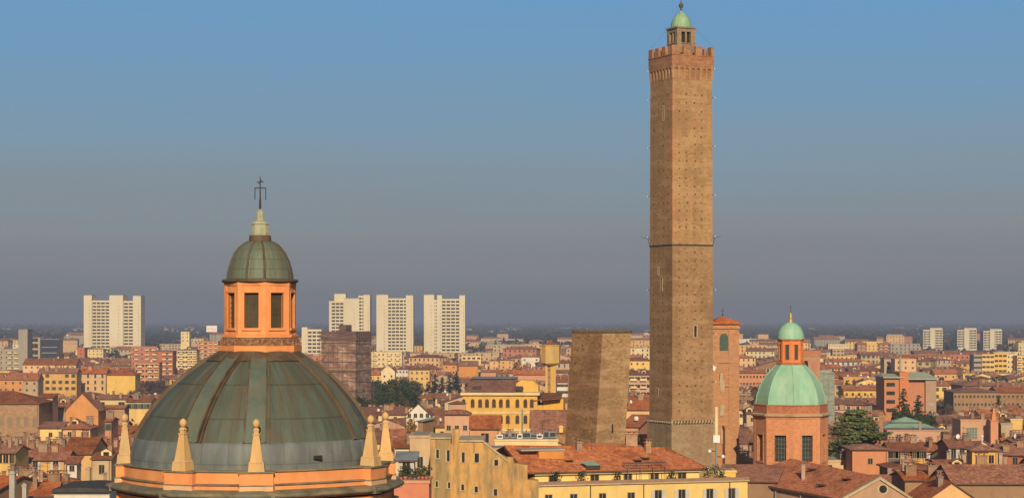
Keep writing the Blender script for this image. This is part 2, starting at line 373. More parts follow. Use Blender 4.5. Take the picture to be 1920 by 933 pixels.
# ================================================================== LANDMARKS
# ------------------------------------------------------------------ big church dome, left foreground
YD = 130.0; k1 = F/YD
orange = mat('orange_render', [(.62,.22,.075), (.72,.28,.10), (.78,.33,.125)], .9, (1,1,.6), .85, big=(.5,(1,1,.25),.3), bigc=(.50,.22,.10), bump=.1)
palebnd = mat('pale_render_band', [(.58,.38,.22), (.66,.38,.20)], 1.2, big=(.9,(1,1,.3),.6), bigc=(.30,.24,.15))
lead = mat('lead_cornice', [(.085,.08,.05), (.15,.135,.085), (.22,.18,.11)], 1.0, (1,1,1), .7, big=(.7,(1,1,1),.5), bigc=(.12,.15,.16), bump=.3, more=[((.6,(1,1,3),.5,.5,.6),(.34,.22,.11))])
obel = mat('obelisk_stone', [(.52,.31,.125), (.64,.41,.18)], 1.5, (1,1,.5), .85, big=(.9,(1,1,.25),.6), bigc=(.36,.27,.16), bump=.2)
def dome_mat(name, a, b, brown, seamk, sc, amt):
    m = bpy.data.materials.new(name); m.use_nodes = True; n = m.node_tree.nodes; l = m.node_tree.links; bs = n['Principled BSDF']
    bs.inputs['Roughness'].default_value = .62; bs.inputs['Specular IOR Level'].default_value = .3
    o = n.new('ShaderNodeTexCoord'); s = n.new('ShaderNodeSeparateXYZ'); l.new(o.outputs['Object'], s.inputs[0])
    at = n.new('ShaderNodeMath'); at.operation = 'ARCTAN2'; l.new(s.outputs['X'], at.inputs[0]); ng = n.new('ShaderNodeMath'); ng.operation = 'MULTIPLY'; ng.inputs[1].default_value = -1; l.new(s.outputs['Y'], ng.inputs[0]); l.new(ng.outputs[0], at.inputs[1])
    c = n.new('ShaderNodeCombineXYZ'); l.new(at.outputs[0], c.inputs[0]); l.new(s.outputs['Z'], c.inputs[1])
    def noise(scv, scale, det=6):
        mp = n.new('ShaderNodeMapping'); mp.inputs['Scale'].default_value = scv; t = n.new('ShaderNodeTexNoise'); t.inputs['Scale'].default_value = scale; t.inputs['Detail'].default_value = det; t.inputs['Roughness'].default_value = .62
        l.new(c.outputs[0], mp.inputs[0]); l.new(mp.outputs[0], t.inputs['Vector']); return t.outputs['Fac']
    r = n.new('ShaderNodeValToRGB'); r.color_ramp.elements[0].position = .35; r.color_ramp.elements[1].position = .65; r.color_ramp.elements[0].color = (*a,1); r.color_ramp.elements[1].color = (*b,1)
    l.new(noise((9, .35, 1), 1.0), r.inputs[0])
    mr = n.new('ShaderNodeMapRange'); mr.inputs['From Min'].default_value = .40; mr.inputs['From Max'].default_value = .62; mr.inputs['To Max'].default_value = amt; l.new(noise((4.2, .16, 1), 1.7), mr.inputs[0])
    mx = n.new('ShaderNodeMix'); mx.data_type = 'RGBA'; l.new(mr.outputs[0], mx.inputs[0]); l.new(r.outputs[0], mx.inputs[6]); mx.inputs[7].default_value = (*brown,1)
    bk = n.new('ShaderNodeTexBrick'); mp = n.new('ShaderNodeMapping'); mp.inputs['Scale'].default_value = (sc[0], sc[1], 1); l.new(c.outputs[0], mp.inputs[0]); l.new(mp.outputs[0], bk.inputs['Vector'])
    bk.inputs['Scale'].default_value = 1; bk.inputs['Mortar Size'].default_value = .02; bk.inputs['Brick Width'].default_value = 1; bk.inputs['Row Height'].default_value = 1; bk.offset = .5
    bk.inputs['Color1'].default_value = (1,1,1,1); bk.inputs['Color2'].default_value = (.84,.84,.84,1); bk.inputs['Mortar'].default_value = (seamk,seamk*.9,seamk*.8,1)
    m2 = n.new('ShaderNodeMix'); m2.data_type = 'RGBA'; m2.blend_type = 'MULTIPLY'; m2.inputs[0].default_value = 1; l.new(mx.outputs[2], m2.inputs[6]); l.new(bk.outputs['Color'], m2.inputs[7])
    l.new(m2.outputs[2], bs.inputs['Base Color'])
    bp = n.new('ShaderNodeBump'); bp.inputs['Strength'].default_value = .5; bp.inputs['Distance'].default_value = .05; l.new(bk.outputs['Fac'], bp.inputs['Height']); bp.invert = True; l.new(bp.outputs[0], bs.inputs['Normal'])
    return m
cop = dome_mat('aged_copper', (.062,.085,.068), (.108,.138,.108), (.095,.078,.048), .70, (9.5,.5), .85)
leadb = dome_mat('lead_sheet', (.115,.13,.125), (.205,.22,.205), (.10,.12,.125), .8, (4.6,.75), .6)
copbrown = mat('brown_copper_moulding', [(.06,.042,.028), (.105,.07,.042), (.13,.10,.065)], 1.5, (1,1,.3), .6)
cop2 = mat('copper_rib_face', [(.075,.10,.08), (.125,.15,.118)], .9, (1,1,.2), .6, big=(1.2,(1,1,.15),.6), bigc=(.15,.11,.06))
church = empty('domed_church', (X(480.5,YD), YD, 0), 7.1, 'huge green copper dome with pale stone obelisks around its orange drum, large at the left', 'church')
sh = lambda z: -.17+max(0, min(1, (z-40.9)/7.2))*.33
ANG = [0,-32,-89,-122,-180,148,91,59]
SA = sorted(a % 360 for a in ANG)
def rfac(t):       # between a circle and the chords between the obelisk piers
    d = math.degrees(t) % 360
    for i, a in enumerate(SA):
        b = SA[(i+1) % 8]+(360 if i == 7 else 0)
        if a <= d <= b or a <= d+360 <= b:
            dd = d if a <= d <= b else d+360
            hlf = (b-a)/2; ch = math.cos(R(hlf))/math.cos(R(dd-(a+b)/2)); return .45+.55*ch
    return 1
d_ = MB(); d_.lathe([(8.75,0),(8.75,39.2)], 144, rf=rfac); d_.build('drum_wall', orange, church)
d_ = MB(); d_.lathe([(8.75,38.5),(9.05,38.55),(9.05,38.72),(8.8,38.76)], 144, rf=rfac); d_.build('string_course', orange, church)
d_ = MB(); d_.lathe([(8.6,39.3),(9.0,39.33),(9.12,39.42),(9.38,39.48),(9.42,39.66),(9.3,39.72),(8.9,39.86),(8.5,39.9)], 144, rf=rfac); d_.build('main_cornice', lead, church)
d_ = MB(); d_.lathe([(8.62,39.85),(8.62,40.13)], 144, rf=rfac); d_.build('plinth_band', orange, church)
d_ = MB(); d_.lathe([(8.62,40.13),(8.74,40.15),(8.74,40.2),(8.5,40.25)], 144, rf=rfac, m=1); d_.lathe([(8.5,40.2),(8.5,40.92)], 144, rf=rfac); d_.lathe([(8.5,40.92),(8.62,40.93),(8.62,41.0),(7.5,41.04)], 144, rf=rfac, m=1)
d_.build('attic_band', [orange, lead], church)
for a in ANG:
    t = R(a); c, s = math.cos(t), math.sin(t)
    # pier under the obelisk and a shorter pier beside it
    p = MB(); p.box(-1.0, 1.0, -.35, .5, 40.16, 40.9, 0); p.box(-1.0, 1.0, -.42, .5, 39.84, 40.14, 1); p.box(-1.06, 1.06, -.46, .5, 40.14, 40.19, 2); p.box(-1.08, 1.08, -.45, .5, 40.9, 40.985, 2)
    p.box(-1.0, 1.0, -.3, .6, 0, 39.1, 0); p.box(-1.1,1.1,-.75,.3,39.36,39.75,2)
    o = p.build('pier', [orange, palebnd, lead], church, (8.35*s, -8.35*c, 0)); o.rotation_euler.z = t
    ob = MB(); ob.frust(.98, .90, 40.98, 41.5); ob.frust(.94, .78, 41.5, 41.58); ob.frust(.74, .34, 41.58, 43.15); ob.frust(.42, .42, 43.15, 43.22); ob.frust(.26, .30, 43.22, 43.42); ob.frust(.38, .2, 43.42, 43.56)
    ob.lathe([(0.01,43.55),(.14,43.6),(.21,43.72),(.23,43.84),(.19,43.97),(.09,44.06),(.02,44.1)], 12)
    o = ob.build('obelisk', obel, church, (8.18*s, -8.18*c, 0)); o.rotation_euler.z = t
prof = [(7.62,41.0),(7.66,41.6),(7.55,42.2),(7.42,42.6),(7.1,43.3),(6.72,43.95),(6.2,44.7),(5.62,45.4),(5.0,46.05),(4.25,46.7),(3.5,47.25),(2.85,47.65),(2.5,47.85)]
def interp(prof, z):
    for (r0,z0),(r1,z1) in zip(prof, prof[1:]):
        if z0 <= z <= z1: return r0+(r1-r0)*(z-z0)/(z1-z0)
    return prof[-1][0]
fine = [(interp(prof, 42.58+(47.85-42.58)*i/40), 42.58+(47.85-42.58)*i/40) for i in range(41)]
# smooth the profile
for _ in range(6): fine = [fine[0]]+[((fine[i-1][0]+2*fine[i][0]+fine[i+1][0])/4, fine[i][1]) for i in range(1, len(fine)-1)]+[fine[-1]]
d_ = MB(); d_.lathe(fine, 160, sh=sh); d_.build('copper_dome', cop, church)
low = [(interp(prof, 41+1.6*i/8)+.06, 41+1.6*i/8) for i in range(9)]; low.append((low[-1][0]-.1, 42.62))
d_ = MB(); d_.lathe(low, 160, sh=sh); d_.box(X(636,YD-7)*0+3.42, 3.95, -7.08, -6.5, 41.62, 41.8, 1); d_.build('lead_skirt', [leadb, dark], church)
for a in ANG:
    t = R(a); rb = MB(); Fp = fine[::2]
    def strip(o0, o1, h, m, P=Fp):
        vs = []
        for i, (r, z) in enumerate(P):
            kk = .62+.38*(r/7.4); rr = r+h
            for off, q in ((o0*kk, r-.1), (o0*kk, rr), (o1*kk, rr), (o1*kk, r-.1)):
                x = off; y = -q
                vs.append((x*math.cos(t)-y*math.sin(t)+sh(z), x*math.sin(t)+y*math.cos(t), z+(h*.5 if q == rr else 0)))
        fs = []
        for i in range(len(P)-1):
            for j in range(3): fs.append((i*4+j, i*4+j+1, (i+1)*4+j+1, (i+1)*4+j))
        rb.add(vs, fs, m, False)
    strip(-.60, .60, .10, 0); strip(-.71, -.59, .17, 1); strip(.59, .69, .17, 1); strip(.82, .90, .12, 1)
    rb.build('dome_rib', [cop2, copbrown], church)
tr = MB(); tr.lathe([(3.35,47.42),(3.25,47.5),(2.6,47.98),(2.5,48.02)], 96, sh=sh); tr.build('crown_ring', copbrown, church)
dx = sh(48)+.09
ln = MB(); ln.lathe([(2.45,47.9),(2.66,47.95),(2.66,48.34),(2.5,48.36)], 8, cx=dx, smooth=False, a0=R(7.5), a1=R(367.5)); ln.build('lantern_base', orange, church)
rough = mat('dark_rough_balustrade', [(.06,.035,.022), (.20,.10,.055), (.38,.22,.12)], 5, (1,1,1), .9, bump=.5)
ln = MB(); ln.lathe([(2.42,48.36),(2.38,48.82),(2.3,48.84)], 64, cx=dx)
for i in range(32):
    t = 2*math.pi*i/32; ln.box(dx+2.44*math.sin(t)-.06, dx+2.44*math.sin(t)+.06, -2.44*math.cos(t)-.06, -2.44*math.cos(t)+.06, 48.36, 48.78)
ln.build('lantern_balustrade', rough, church)
ln = MB(); ln.lathe([(2.3,48.82),(2.46,48.86),(2.46,49.0),(2.2,49.08)], 8, cx=dx, smooth=False, a0=R(7.5), a1=R(367.5)); ln.build('lantern_cornice', orange, church)
def octa_lantern(par, cx, r, z0, z1, wz0, wz1, ww, m, mglass, off, recess=.25, bars=True, y0=0, pil=.12):
    """octagonal drum with a real opening on each side"""
    b = MB(); n = 8; ap = r*math.cos(math.pi/8); half = r*math.sin(math.pi/8)
    gl = []
    for i in range(n):
        t = R(off+45*i); c, s = math.cos(t), math.sin(t)
        def q(x, y, z): return (cx+x*c-y*s, y0+x*s+y*c, z)
        def panel(x0, x1, za, zb, ya=-ap, m=0):
            yb = ya+recess
            b.add([q(x0,ya,za),q(x1,ya,za),q(x1,yb,za),q(x0,yb,za),q(x0,ya,zb),q(x1,ya,zb),q(x1,yb,zb),q(x0,yb,zb)], [(0,1,5,4),(1,2,6,5),(2,3,7,6),(3,0,4,7),(4,5,6,7),(3,2,1,0)], m)
        h = ww/2
        panel(-half, -h, z0, z1); panel(h, half, z0, z1); panel(-h, h, z0, wz0); panel(-h, h, wz1, z1)
        # moulded surround and corner pilaster
        panel(-h-.16*ww, -h, wz0-.1, wz1+.1, -ap-.07); panel(h, h+.16*ww, wz0-.1, wz1+.1, -ap-.07); panel(-h-.16*ww, h+.16*ww, wz1+.002, wz1+.14*ww, -ap-.09); panel(-h-.2*ww, h+.2*ww, wz0-.16*ww, wz0-.002, -ap-.12)
        panel(half-pil*r, half+.02, z0, z1, -ap-.05); panel(-half-.02, -half+pil*r, z0, z1, -ap-.052)
        g = MB(); yy = -ap+recess*.9
        g.add([q(-h,yy,wz0),q(h,yy,wz0),q(h,yy,wz1),q(-h,yy,wz1)], [(0,1,2,3)], 0)
        if bars:
            for j in range(1, 4):
                x = -h+ww*j/4; g.add([q(x-.02*ww,yy-.03,wz0),q(x+.02*ww,yy-.03,wz0),q(x+.02*ww,yy-.03,wz1),q(x-.02*ww,yy-.03,wz1)], [(0,1,2,3)], 1)
            nn = max(3, int((wz1-wz0)/(ww*.33)))
            for j in range(1, nn):
                z = wz0+(wz1-wz0)*j/nn; g.add([q(-h,yy-.04,z-.02*ww),q(h,yy-.04,z-.02*ww),q(h,yy-.04,z+.02*ww),q(-h,yy-.04,z+.02*ww)], [(0,1,2,3)], 1)
        gl.append(g)
    b.build('lantern_wall' if r < 4 else 'drum_wall', m, par)
    for g in gl: g.build('window', mglass, par)
    # dark inside wall so that the sky does not show through
glz = [mat('leaded_glass', [(.02,.028,.028), (.05,.06,.055)], .8, rough=.25, spec=.5), mat('window_lead_bars', [(.10,.11,.10),(.16,.16,.14)], 1)]
glz2 = [mat('dusty_glass', [(.035,.028,.016), (.085,.065,.035)], .9, rough=.35, spec=.4), mat('wooden_bars', [(.07,.05,.03),(.12,.09,.05)], 1)]
octa_lantern(church, dx, 2.22, 49.0, 52.25, 49.45, 51.65, .92, orange, glz2, -15, bars=True)
ln = MB(); ln.lathe([(2.15,52.05),(2.3,52.12),(2.3,52.3),(2.1,52.4)], 8, cx=dx, smooth=False, a0=R(7.5), a1=R(367.5)); ln.lathe([(2.3,52.3),(2.42,52.36),(2.38,52.5),(2.1,52.55)], 48, cx=dx, m=1)
ln.build('lantern_eave', [orange, copbrown], church)
lp = [(2.08,52.5),(2.04,52.9),(1.95,53.3),(1.8,53.75),(1.58,54.2),(1.3,54.55),(1.0,54.78),(.72,54.9)]
cop3 = dome_mat('lantern_copper', (.085,.13,.10), (.15,.20,.15), (.15,.12,.06), .6, (5,1.6), .7)
ln = MB(); ln.lathe(lp, 64, cx=0); o = ln.build('lantern_dome', cop3, church, (dx,0,0))
for a in ANG:
    t = R(a+8); lr = MB()
    for (r0,z0),(r1,z1) in zip(lp, lp[1:]): lr.tube((dx+(r0-.01)*math.sin(t), -(r0+.02)*math.cos(t), z0), (dx+(r1+.02)*math.sin(t), -(r1+.02)*math.cos(t), z1), .07, .06, 5)
    lr.build('lantern_rib', copbrown, church)

ln = MB(); ln.lathe([(.72,54.8),(.68,55.25),(.66,55.3),(.3,55.32)], 24, cx=dx); ln.build('finial_collar', copbrown, church)
pale = mat('weathered_finial', [(.24,.24,.15), (.36,.36,.24), (.26,.30,.24)], 3, (1,1,.4), .6)
ln = MB(); ln.lathe([(.58,55.3),(.6,55.5),(.54,55.95),(.6,56.0),(.48,56.15),(.27,56.25),(.24,56.4),(.25,56.65),(.19,56.8),(.06,56.95)], 10, cx=dx, smooth=False); ln.build('finial', pale, church)
cr = MB(); cr.tube((dx,0,56.8), (dx,0,59.0), .06, .03, 6); cr.tube((dx-.34,0,58.3), (dx+.36,0,58.3), .035, n=5); cr.tube((dx-.22,0,58.66), (dx+.22,0,58.7), .035, n=5); cr.tube((dx-.1,0,58.55),(dx+.1,0,58.8),.03,n=4)
for s_ in (-.33, .35): cr.tube((dx+s_,0,58.3), (dx+s_,0,57.55), .03, n=5)
cr.tube((dx,0,57.0), (dx,0,57.6), .08, .06, 6)
cr.build('cross', iron, church)
PROT.append((205, 750, 933, YD-10))

# ------------------------------------------------------------------ tall tower
YA = 350.0; ka = F/YA
def tower_mat(name, a, b, c, stain, sc=1.0, tint=None, big=.6):
    m = mat(name, [a, b, c], 1.3*sc, (1,1,2.2), .95, big=(.11,(1,1,.5),big), bigc=stain, bump=.6, more=[((.35,(1,1,.12),.45,.5,.62), mul(b,.62)), ((.2,(.6,.6,3.5),.4,.5,.6), mul(c,1.12)), ((.28,(1,1,.7),.5,.53,.6), mul(b,.68)), ((.5,(1,1,1),.4,.56,.62), (b[0]*1.05,b[1]*.82,b[2]*.8))])
    return m
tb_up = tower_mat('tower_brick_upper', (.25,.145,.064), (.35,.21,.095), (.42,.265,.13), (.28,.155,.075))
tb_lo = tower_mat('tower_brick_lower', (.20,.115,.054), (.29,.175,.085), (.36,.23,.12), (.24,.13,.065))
tb_bs = tower_mat('tower_base_stone', (.22,.145,.08), (.29,.20,.115), (.34,.25,.15), (.25,.155,.09))
tb_red = tower_mat('tower_red_brick', (.19,.085,.045), (.32,.145,.075), (.42,.23,.12), (.17,.10,.06), 1.6)
xa = X(1277, YA)
tw = empty('tall_medieval_tower', (xa, YA, 0), 25, 'very tall slender brick tower with battlements and a small green cupola on top', 'tower')
def side(z): return 8.02-(z-20)*.0048
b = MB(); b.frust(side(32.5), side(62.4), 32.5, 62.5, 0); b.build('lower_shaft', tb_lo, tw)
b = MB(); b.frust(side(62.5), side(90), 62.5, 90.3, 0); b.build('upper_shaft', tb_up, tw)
rs_ = random.Random(12); b = MB()
z = 63.5
while z < 89.5:      # rebuilt red-brick corner: toothed blocks 15 mm proud of the shaft
    h = rs_.uniform(.5,1.4); l1, l2 = rs_.uniform(.25,1.5)*(1.0 if z > 72 else .5), rs_.uniform(.1,.7); s_ = side(z)/2+.015
    b.add([(-s_,-s_+l1,z),(-s_,-s_,z),(-s_+l2,-s_,z),(-s_,-s_+l1,z+h),(-s_,-s_,z+h),(-s_+l2,-s_,z+h)], [(0,1,4,3),(1,2,5,4)]); z += h*.98
b.build('rebuilt_corner', tower_mat('rebuilt_corner_brick', (.32,.13,.065), (.42,.19,.095), (.48,.26,.14), (.30,.16,.08), 1.6), tw)
b = MB(); b.frust(8.75, 8.5, 0, 32.3, 0); b.build('base', tb_bs, tw)
b = MB(); b.frust(side(62.5)+.14, side(62.5)+.14, 62.35, 62.6, 0); b.build('iron_band', iron, tw)
b = MB(); b.frust(8.78, 8.78, 32.95, 33.4, 0); b.frust(8.0, 8.0, 32.2, 33.0, 1)
for s in range(4):
    for i in range(15):
        t = -4.1+8.2*i/14; a = R(90*s)
        x0, y0 = t, -4.2; c_, s_ = math.cos(a), math.sin(a)
        vs = [(t-.13,-4.36,32.6),(t+.13,-4.36,32.6),(t+.13,-3.9,32.1),(t-.13,-3.9,32.1),(t-.13,-4.36,32.95),(t+.13,-4.36,32.95),(t+.13,-3.9,32.95),(t-.13,-3.9,32.95)]
        b.add([(x*c_-y*s_, x*s_+y*c_, z) for x,y,z in vs], [(0,1,5,4),(1,2,6,5),(2,3,7,6),(3,0,4,7),(3,2,1,0)], 2)
b.build('bracket_gallery', [tb_lo, dark, stone], tw)
# crown: corbel table, parapet, merlons
cr = MB(); A0 = side(90); A1 = 8.15
cr.frust(A0-.02, A0-.02, 90.3, 92.6, 0); cr.frust(A1, A1, 92.6, 94.35, 0)
for s in range(4):
    a = R(90*s); c_, s_ = math.cos(a), math.sin(a); n = 7
    for i in range(n+1):
        t = -A0/2+.12+(A0-.24)*i/n; h = .2
        vs = [(t-h,-A0/2-.02,90.35),(t+h,-A0/2-.02,90.35),(t+h,-A0/2+.3,90.35),(t-h,-A0/2+.3,90.35),(t-h,-A1/2-.0,92.2),(t+h,-A1/2-.0,92.2),(t+h,-A0/2+.3,92.2),(t-h,-A0/2+.3,92.2)]
        v2 = [(x, y, 92.59) if k_ > 3 else (x, y, z) for k_, (x, y, z) in enumerate(vs)]
        cr.add([(x*c_-y*s_, x*s_+y*c_, z) for x,y,z in v2], [(0,1,5,4),(1,2,6,5),(2,3,7,6),(3,0,4,7),(4,5,6,7),(3,2,1,0)], 1)
        if i < n:   # little arch head between two corbels
            m_ = t+(A0-.24)/n/2; w_ = (A0-.24)/n/2-h
            pts = [(m_-w_,92.6),(m_-w_,91.9)]+[(m_-w_*math.cos(q), 91.9+w_*math.sin(q)*1.1) for q in [math.pi*k/6 for k in range(1,6)]]+[(m_+w_,91.9),(m_+w_,92.6)]
            yy = -A1/2+.02
            cr.add([(x*c_-yy*s_, x*s_+yy*c_, z) for x, z in pts], [tuple(range(len(pts)))], 0)
cr.frust(A1+.16, A1+.16, 94.35, 94.5, 0)
cr.build('corbelled_crown', [tb_red, tb_up], tw)
for s in range(4):
    a = R(90*s); c_, s_ = math.cos(a), math.sin(a)
    for i in range(4):
        if i == 3 : continue
        t = -A1/2+.62+(A1-1.24)*i/3; h = .62
        mb = MB(); mb.add([(x*c_-y*s_, x*s_+y*c_, z) for x,y,z in [(t-h,-A1/2,94.5),(t+h,-A1/2,94.5),(t+h,-A1/2+.55,94.5),(t-h,-A1/2+.55,94.5),(t-h,-A1/2,96.0),(t+h,-A1/2,96.0),(t+h,-A1/2+.55,96.0),(t-h,-A1/2+.55,96.0)]],
            [(0,1,5,4),(1,2,6,5),(2,3,7,6),(3,0,4,7),(4,5,6,7)], 0)
        mb.build('merlon', tb_red, tw)
b = MB()   # putlog holes
hr = random.Random(3)
for s in range(4):
    a = R(90*s); c_, s_ = math.cos(a), math.sin(a)
    z = 34.6
    while z < 89:
        for x in (-2.6,-1.15,.45,1.75) if s in (0,2) else (-2.5,-.9,.8,2.4):
            if hr.random() < .14: continue
            q = hr.uniform(.09,.17); yy = -side(z)/2-.012; xx = x+hr.uniform(-.12,.12); z_ = z+hr.uniform(-.08,.08)
            b.add([(X_*c_-yy*s_, X_*s_+yy*c_, Zz) for X_, Zz in ((xx-q,z_-q),(xx+q,z_-q),(xx+q,z_+q),(xx-q,z_+q))], [(0,1,2,3)])
        z += 1.4
b.build('putlog_holes', mat('hole_shadow_brick', [(.09,.05,.03),(.15,.09,.05)], 2), tw)
def slit(par, x, z, w, h, face, nm='slit_window', s_=None, m=(None,)):
    yy = -(s_ or side(z))/2; b = MB(); b.box(-w/2-.1, w/2+.1, -.07, .1, 0-.12, 0); b.box(-w/2, w/2, -.02, .1, 0, h, 1); b.box(-w/2-.14,-w/2,-.06,.1,0,h); b.box(w/2,w/2+.14,-.06,.1,0,h); b.box(-w/2-.14,w/2+.14,-.08,.1,h,h+.14)
    o = b.build(nm, [stone, dark], par); a = R(90*face); o.rotation_euler.z = a
    o.location = (x*math.cos(a)-yy*math.sin(a), x*math.sin(a)+yy*math.cos(a), z)
slit(tw, .7, 83.6, .34, 2.4, 3); slit(tw, .3, 54.9, .36, 2.2, 3); slit(tw, .5, 47.0, .5, 1.9, 0); slit(tw, -.9, 57.5, .3, 1.3, 3); slit(tw, -1.2, 37.0, .5, 1.2, 3)
# belfry, cupola, finial
b = MB(); 
for sx in (-1,1):
    for sy in (-1,1): b.box(sx*1.35-.42, sx*1.35+.42, sy*1.35-.42, sy*1.35+.42, 94.2, 99.3)
b.box(-1.7,1.7,-1.7,1.7,94.3,96.7); b.box(-1.0,1.0,-1.73,1.73,98.7,99.32); b.box(-1.73,1.73,-1.0,1.0,98.7,99.32); b.frust(3.9,3.9,99.3,99.55); b.frust(3.65,3.65,96.7,96.85)
b.box(-.15,.15,-1.7,-1.45,96.9,98.9); b.box(-1.7,-1.45,-.15,.15,96.9,98.9)
b.build('belfry', mat('belfry_stone', [(.20,.14,.08),(.32,.24,.15)], 1.5, bump=.3, big=(.9,(1,1,.5),.6), bigc=(.12,.09,.06)), tw)
b = MB(); b.box(-1.15,1.15,-1.15,1.15,96.9,98.8); b.build('belfry_dark_core', dark, tw)  # solid dark block, its colour stands for the shade behind the belfry openings
cgreen = mat('bright_copper', [(.24,.36,.17), (.20,.37,.24), (.34,.44,.22)], 1.2, (1,1,.4), .6)
b = MB(); b.lathe([(1.75,99.6),(1.7,100.2),(1.5,100.9),(1.15,101.5),(.65,102.0),(.2,102.25),(.1,102.5)], 16, smooth=False); b.build('cupola', cgreen, tw)
b = MB(); b.lathe([(.08,102.3),(.12,102.9),(.38,103.15),(.42,103.4),(.3,103.7),(.08,103.9),(.05,104.9)], 12); b.build('finial', copbrown, tw)
for a in (45,135,225,315):
    b = MB(); p = (5.6*math.sin(R(a)), -5.6*math.cos(R(a)), 96)
    q = Vector((0,0,103.6)); m_ = Vector((p[0]*.42, p[1]*.42, 99.4)); b.tube(q, m_, .014, n=3); b.tube(m_, p, .014, n=3); b.build('guy_wire', iron, tw)
for z in (39.4, 47.6, 55.0, 64.0, 71.0, 79.3, 87.5, 92.4):
    for a in (-1, 1):
        b = MB(); dd = side(z)/2; p = Vector((a*dd, a*-dd, z)) ; o_ = Vector((a*.38, a*-.38, 0))
        # silhouette corners carry small white insulator brackets
        q = Vector((-dd, -dd, z)) if False else p
        b.tube(q, q+o_*.8, .05, n=5, m=1); b.box(q.x+o_.x*.8-.07, q.x+o_.x*.8+.07, q.y+o_.y*.8-.07, q.y+o_.y*.8+.07, z-.08, z+.09, 0); b.build('conductor_bracket', [whitep, iron], tw)
for a in (-1, 1):
    b = MB(); dd = side(63.5)/2; q = Vector((a*dd, -a*dd, 63.7)); o_ = Vector((a*1.1, -a*1.1*.9, .35)); b.tube(q, q+o_, .045, .03, 5); b.tube(q+Vector((0,0,-1.2)), q+o_*.25, .05, n=4); b.build('side_rod', iron, tw)
PROT.append((1206, 1346, 868, YA-8)); FOOT.append((xa, YA, 9))
# ------------------------------------------------------------------ leaning tower stump
YG = 335.0; xg = X(1129, YG); top = 48.45
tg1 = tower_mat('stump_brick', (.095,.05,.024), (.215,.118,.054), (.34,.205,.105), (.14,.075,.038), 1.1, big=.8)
tg2 = tower_mat('stump_brick_paler', (.19,.115,.055), (.36,.225,.105), (.50,.335,.18), (.26,.155,.075), 1.1, big=.8)  # paler brick tone for the right-hand faces of the stump
lt = empty('leaning_tower', (xg-3.05, YG, 0), 44, 'short leaning brick tower with a flat broken top left of the tall tower', 'tower')
a = R(-44); lx, ly = 3.05*math.cos(a), 3.05*math.sin(a)
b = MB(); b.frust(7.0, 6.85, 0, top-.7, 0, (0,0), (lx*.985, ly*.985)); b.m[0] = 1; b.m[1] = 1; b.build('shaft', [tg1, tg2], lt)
b = MB(); n = 24; rr = random.Random(5)
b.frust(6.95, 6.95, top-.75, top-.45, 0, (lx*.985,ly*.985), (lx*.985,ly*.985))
for s in range(4):
    aa = R(90*s); c_, s_ = math.cos(aa), math.sin(aa)
    for i in range(n):
        t = -3.5+7*i/n; h = top-.45+rr.uniform(0,.28)+(.12 if i in (4,5,13) else 0)
        b.add([(lx+x*c_-y*s_, ly+x*s_+y*c_, z) for x,y,z in [(t,-3.5,top-.5),(t+7/n,-3.5,top-.5),(t+7/n,-2.9,top-.5),(t,-2.9,top-.5),(t,-3.5,h),(t+7/n,-3.5,h),(t+7/n,-2.9,h),(t,-2.9,h)]], [(0,1,5,4),(1,2,6,5),(2,3,7,6),(3,0,4,7),(4,5,6,7)], 1)
b.build('broken_parapet', [mat('parapet_dark_brick', [(.09,.065,.04),(.15,.10,.06)], 2), mat('weathered_parapet', [(.11,.085,.05),(.20,.15,.09)], 2)], lt)  # darker brick for the course below the broken rim
b = MB()
for i in range(26):
    z = rr.uniform(24, 46); x = rr.choice((-2.2,-.9,.5,1.9))+rr.uniform(-.2,.2); f = rr.choice((0,3)); q = rr.uniform(.09,.16); k_ = z/top
    s2 = (7.0-.15*k_)/2+.015; aa = R(90*f); yy = -s2
    b.add([(lx*.985*k_+X_*math.cos(aa)-yy*math.sin(aa), ly*.985*k_+X_*math.sin(aa)+yy*math.cos(aa), Z_) for X_, Z_ in ((x-q,z-q),(x+q,z-q),(x+q,z+q),(x-q,z+q))], [(0,1,2,3)])
b.build('putlog_holes', mat('hole_shadow_dark', [(.06,.04,.025),(.10,.06,.035)], 2), lt)
PROT.append((1052, 1192, 838, YG-7)); FOOT.append((xg, YG, 8))
for (x_, z_) in ((.3, 31.6),):
    o = MB().box(-.16,.16,-.05,.3,0,1.4,0).build('slit_window', [dark], lt); o.location = (lx*.985*z_/top+x_, ly*.985*z_/top-3.5, z_)
# ------------------------------------------------------------------ brick bell tower behind the tall one
YB = 392.0; kb = F/YB
bt = empty('bell_tower', (X(1355,YB), YB, 0), 8, 'red brick bell tower with tiled cap and arched bell opening right behind the tall tower', 'bell tower')
tbr = mat('bell_tower_brick', [(.30,.135,.065), (.41,.205,.10), (.47,.26,.135)], 1.5, (1,1,2.5), .93, big=(.18,(1,1,.6),.5), bigc=(.36,.20,.12), bump=.4)
b = MB(); b.box(-2.5,2.5,-2.5,2.5,0,49.1); b.box(-2.56,-1.3,-2.66,2.4,0,47.9); b.box(.55,2.56,-2.66,2.4,0,47.9)
for z in (41.7, 37.2, 29.5): b.box(-2.64,2.64,-2.74,2.6,z,z+.35)
b.box(-2.7,2.7,-2.8,2.7,48.2,48.6)
for z in (32.5, 37.9): b.box(-.75,.45,-2.6,-2.4,z,z+2.8)
b.build('shaft', tbr, bt)
b = MB(); b.add([(-3.1,-3.1,49.1),(3.1,-3.1,49.1),(3.1,3.1,49.1),(-3.1,3.1,49.1),(-3.1,-3.1,49.3),(3.1,-3.1,49.3),(3.1,3.1,49.3),(-3.1,3.1,49.3),(0,0,50.6)], [(0,1,5,4),(1,2,6,5),(2,3,7,6),(3,0,4,7),(4,5,8),(5,6,8),(6,7,8),(7,4,8),(3,2,1,0)]); rf = b.build('roof', T['red'], bt)
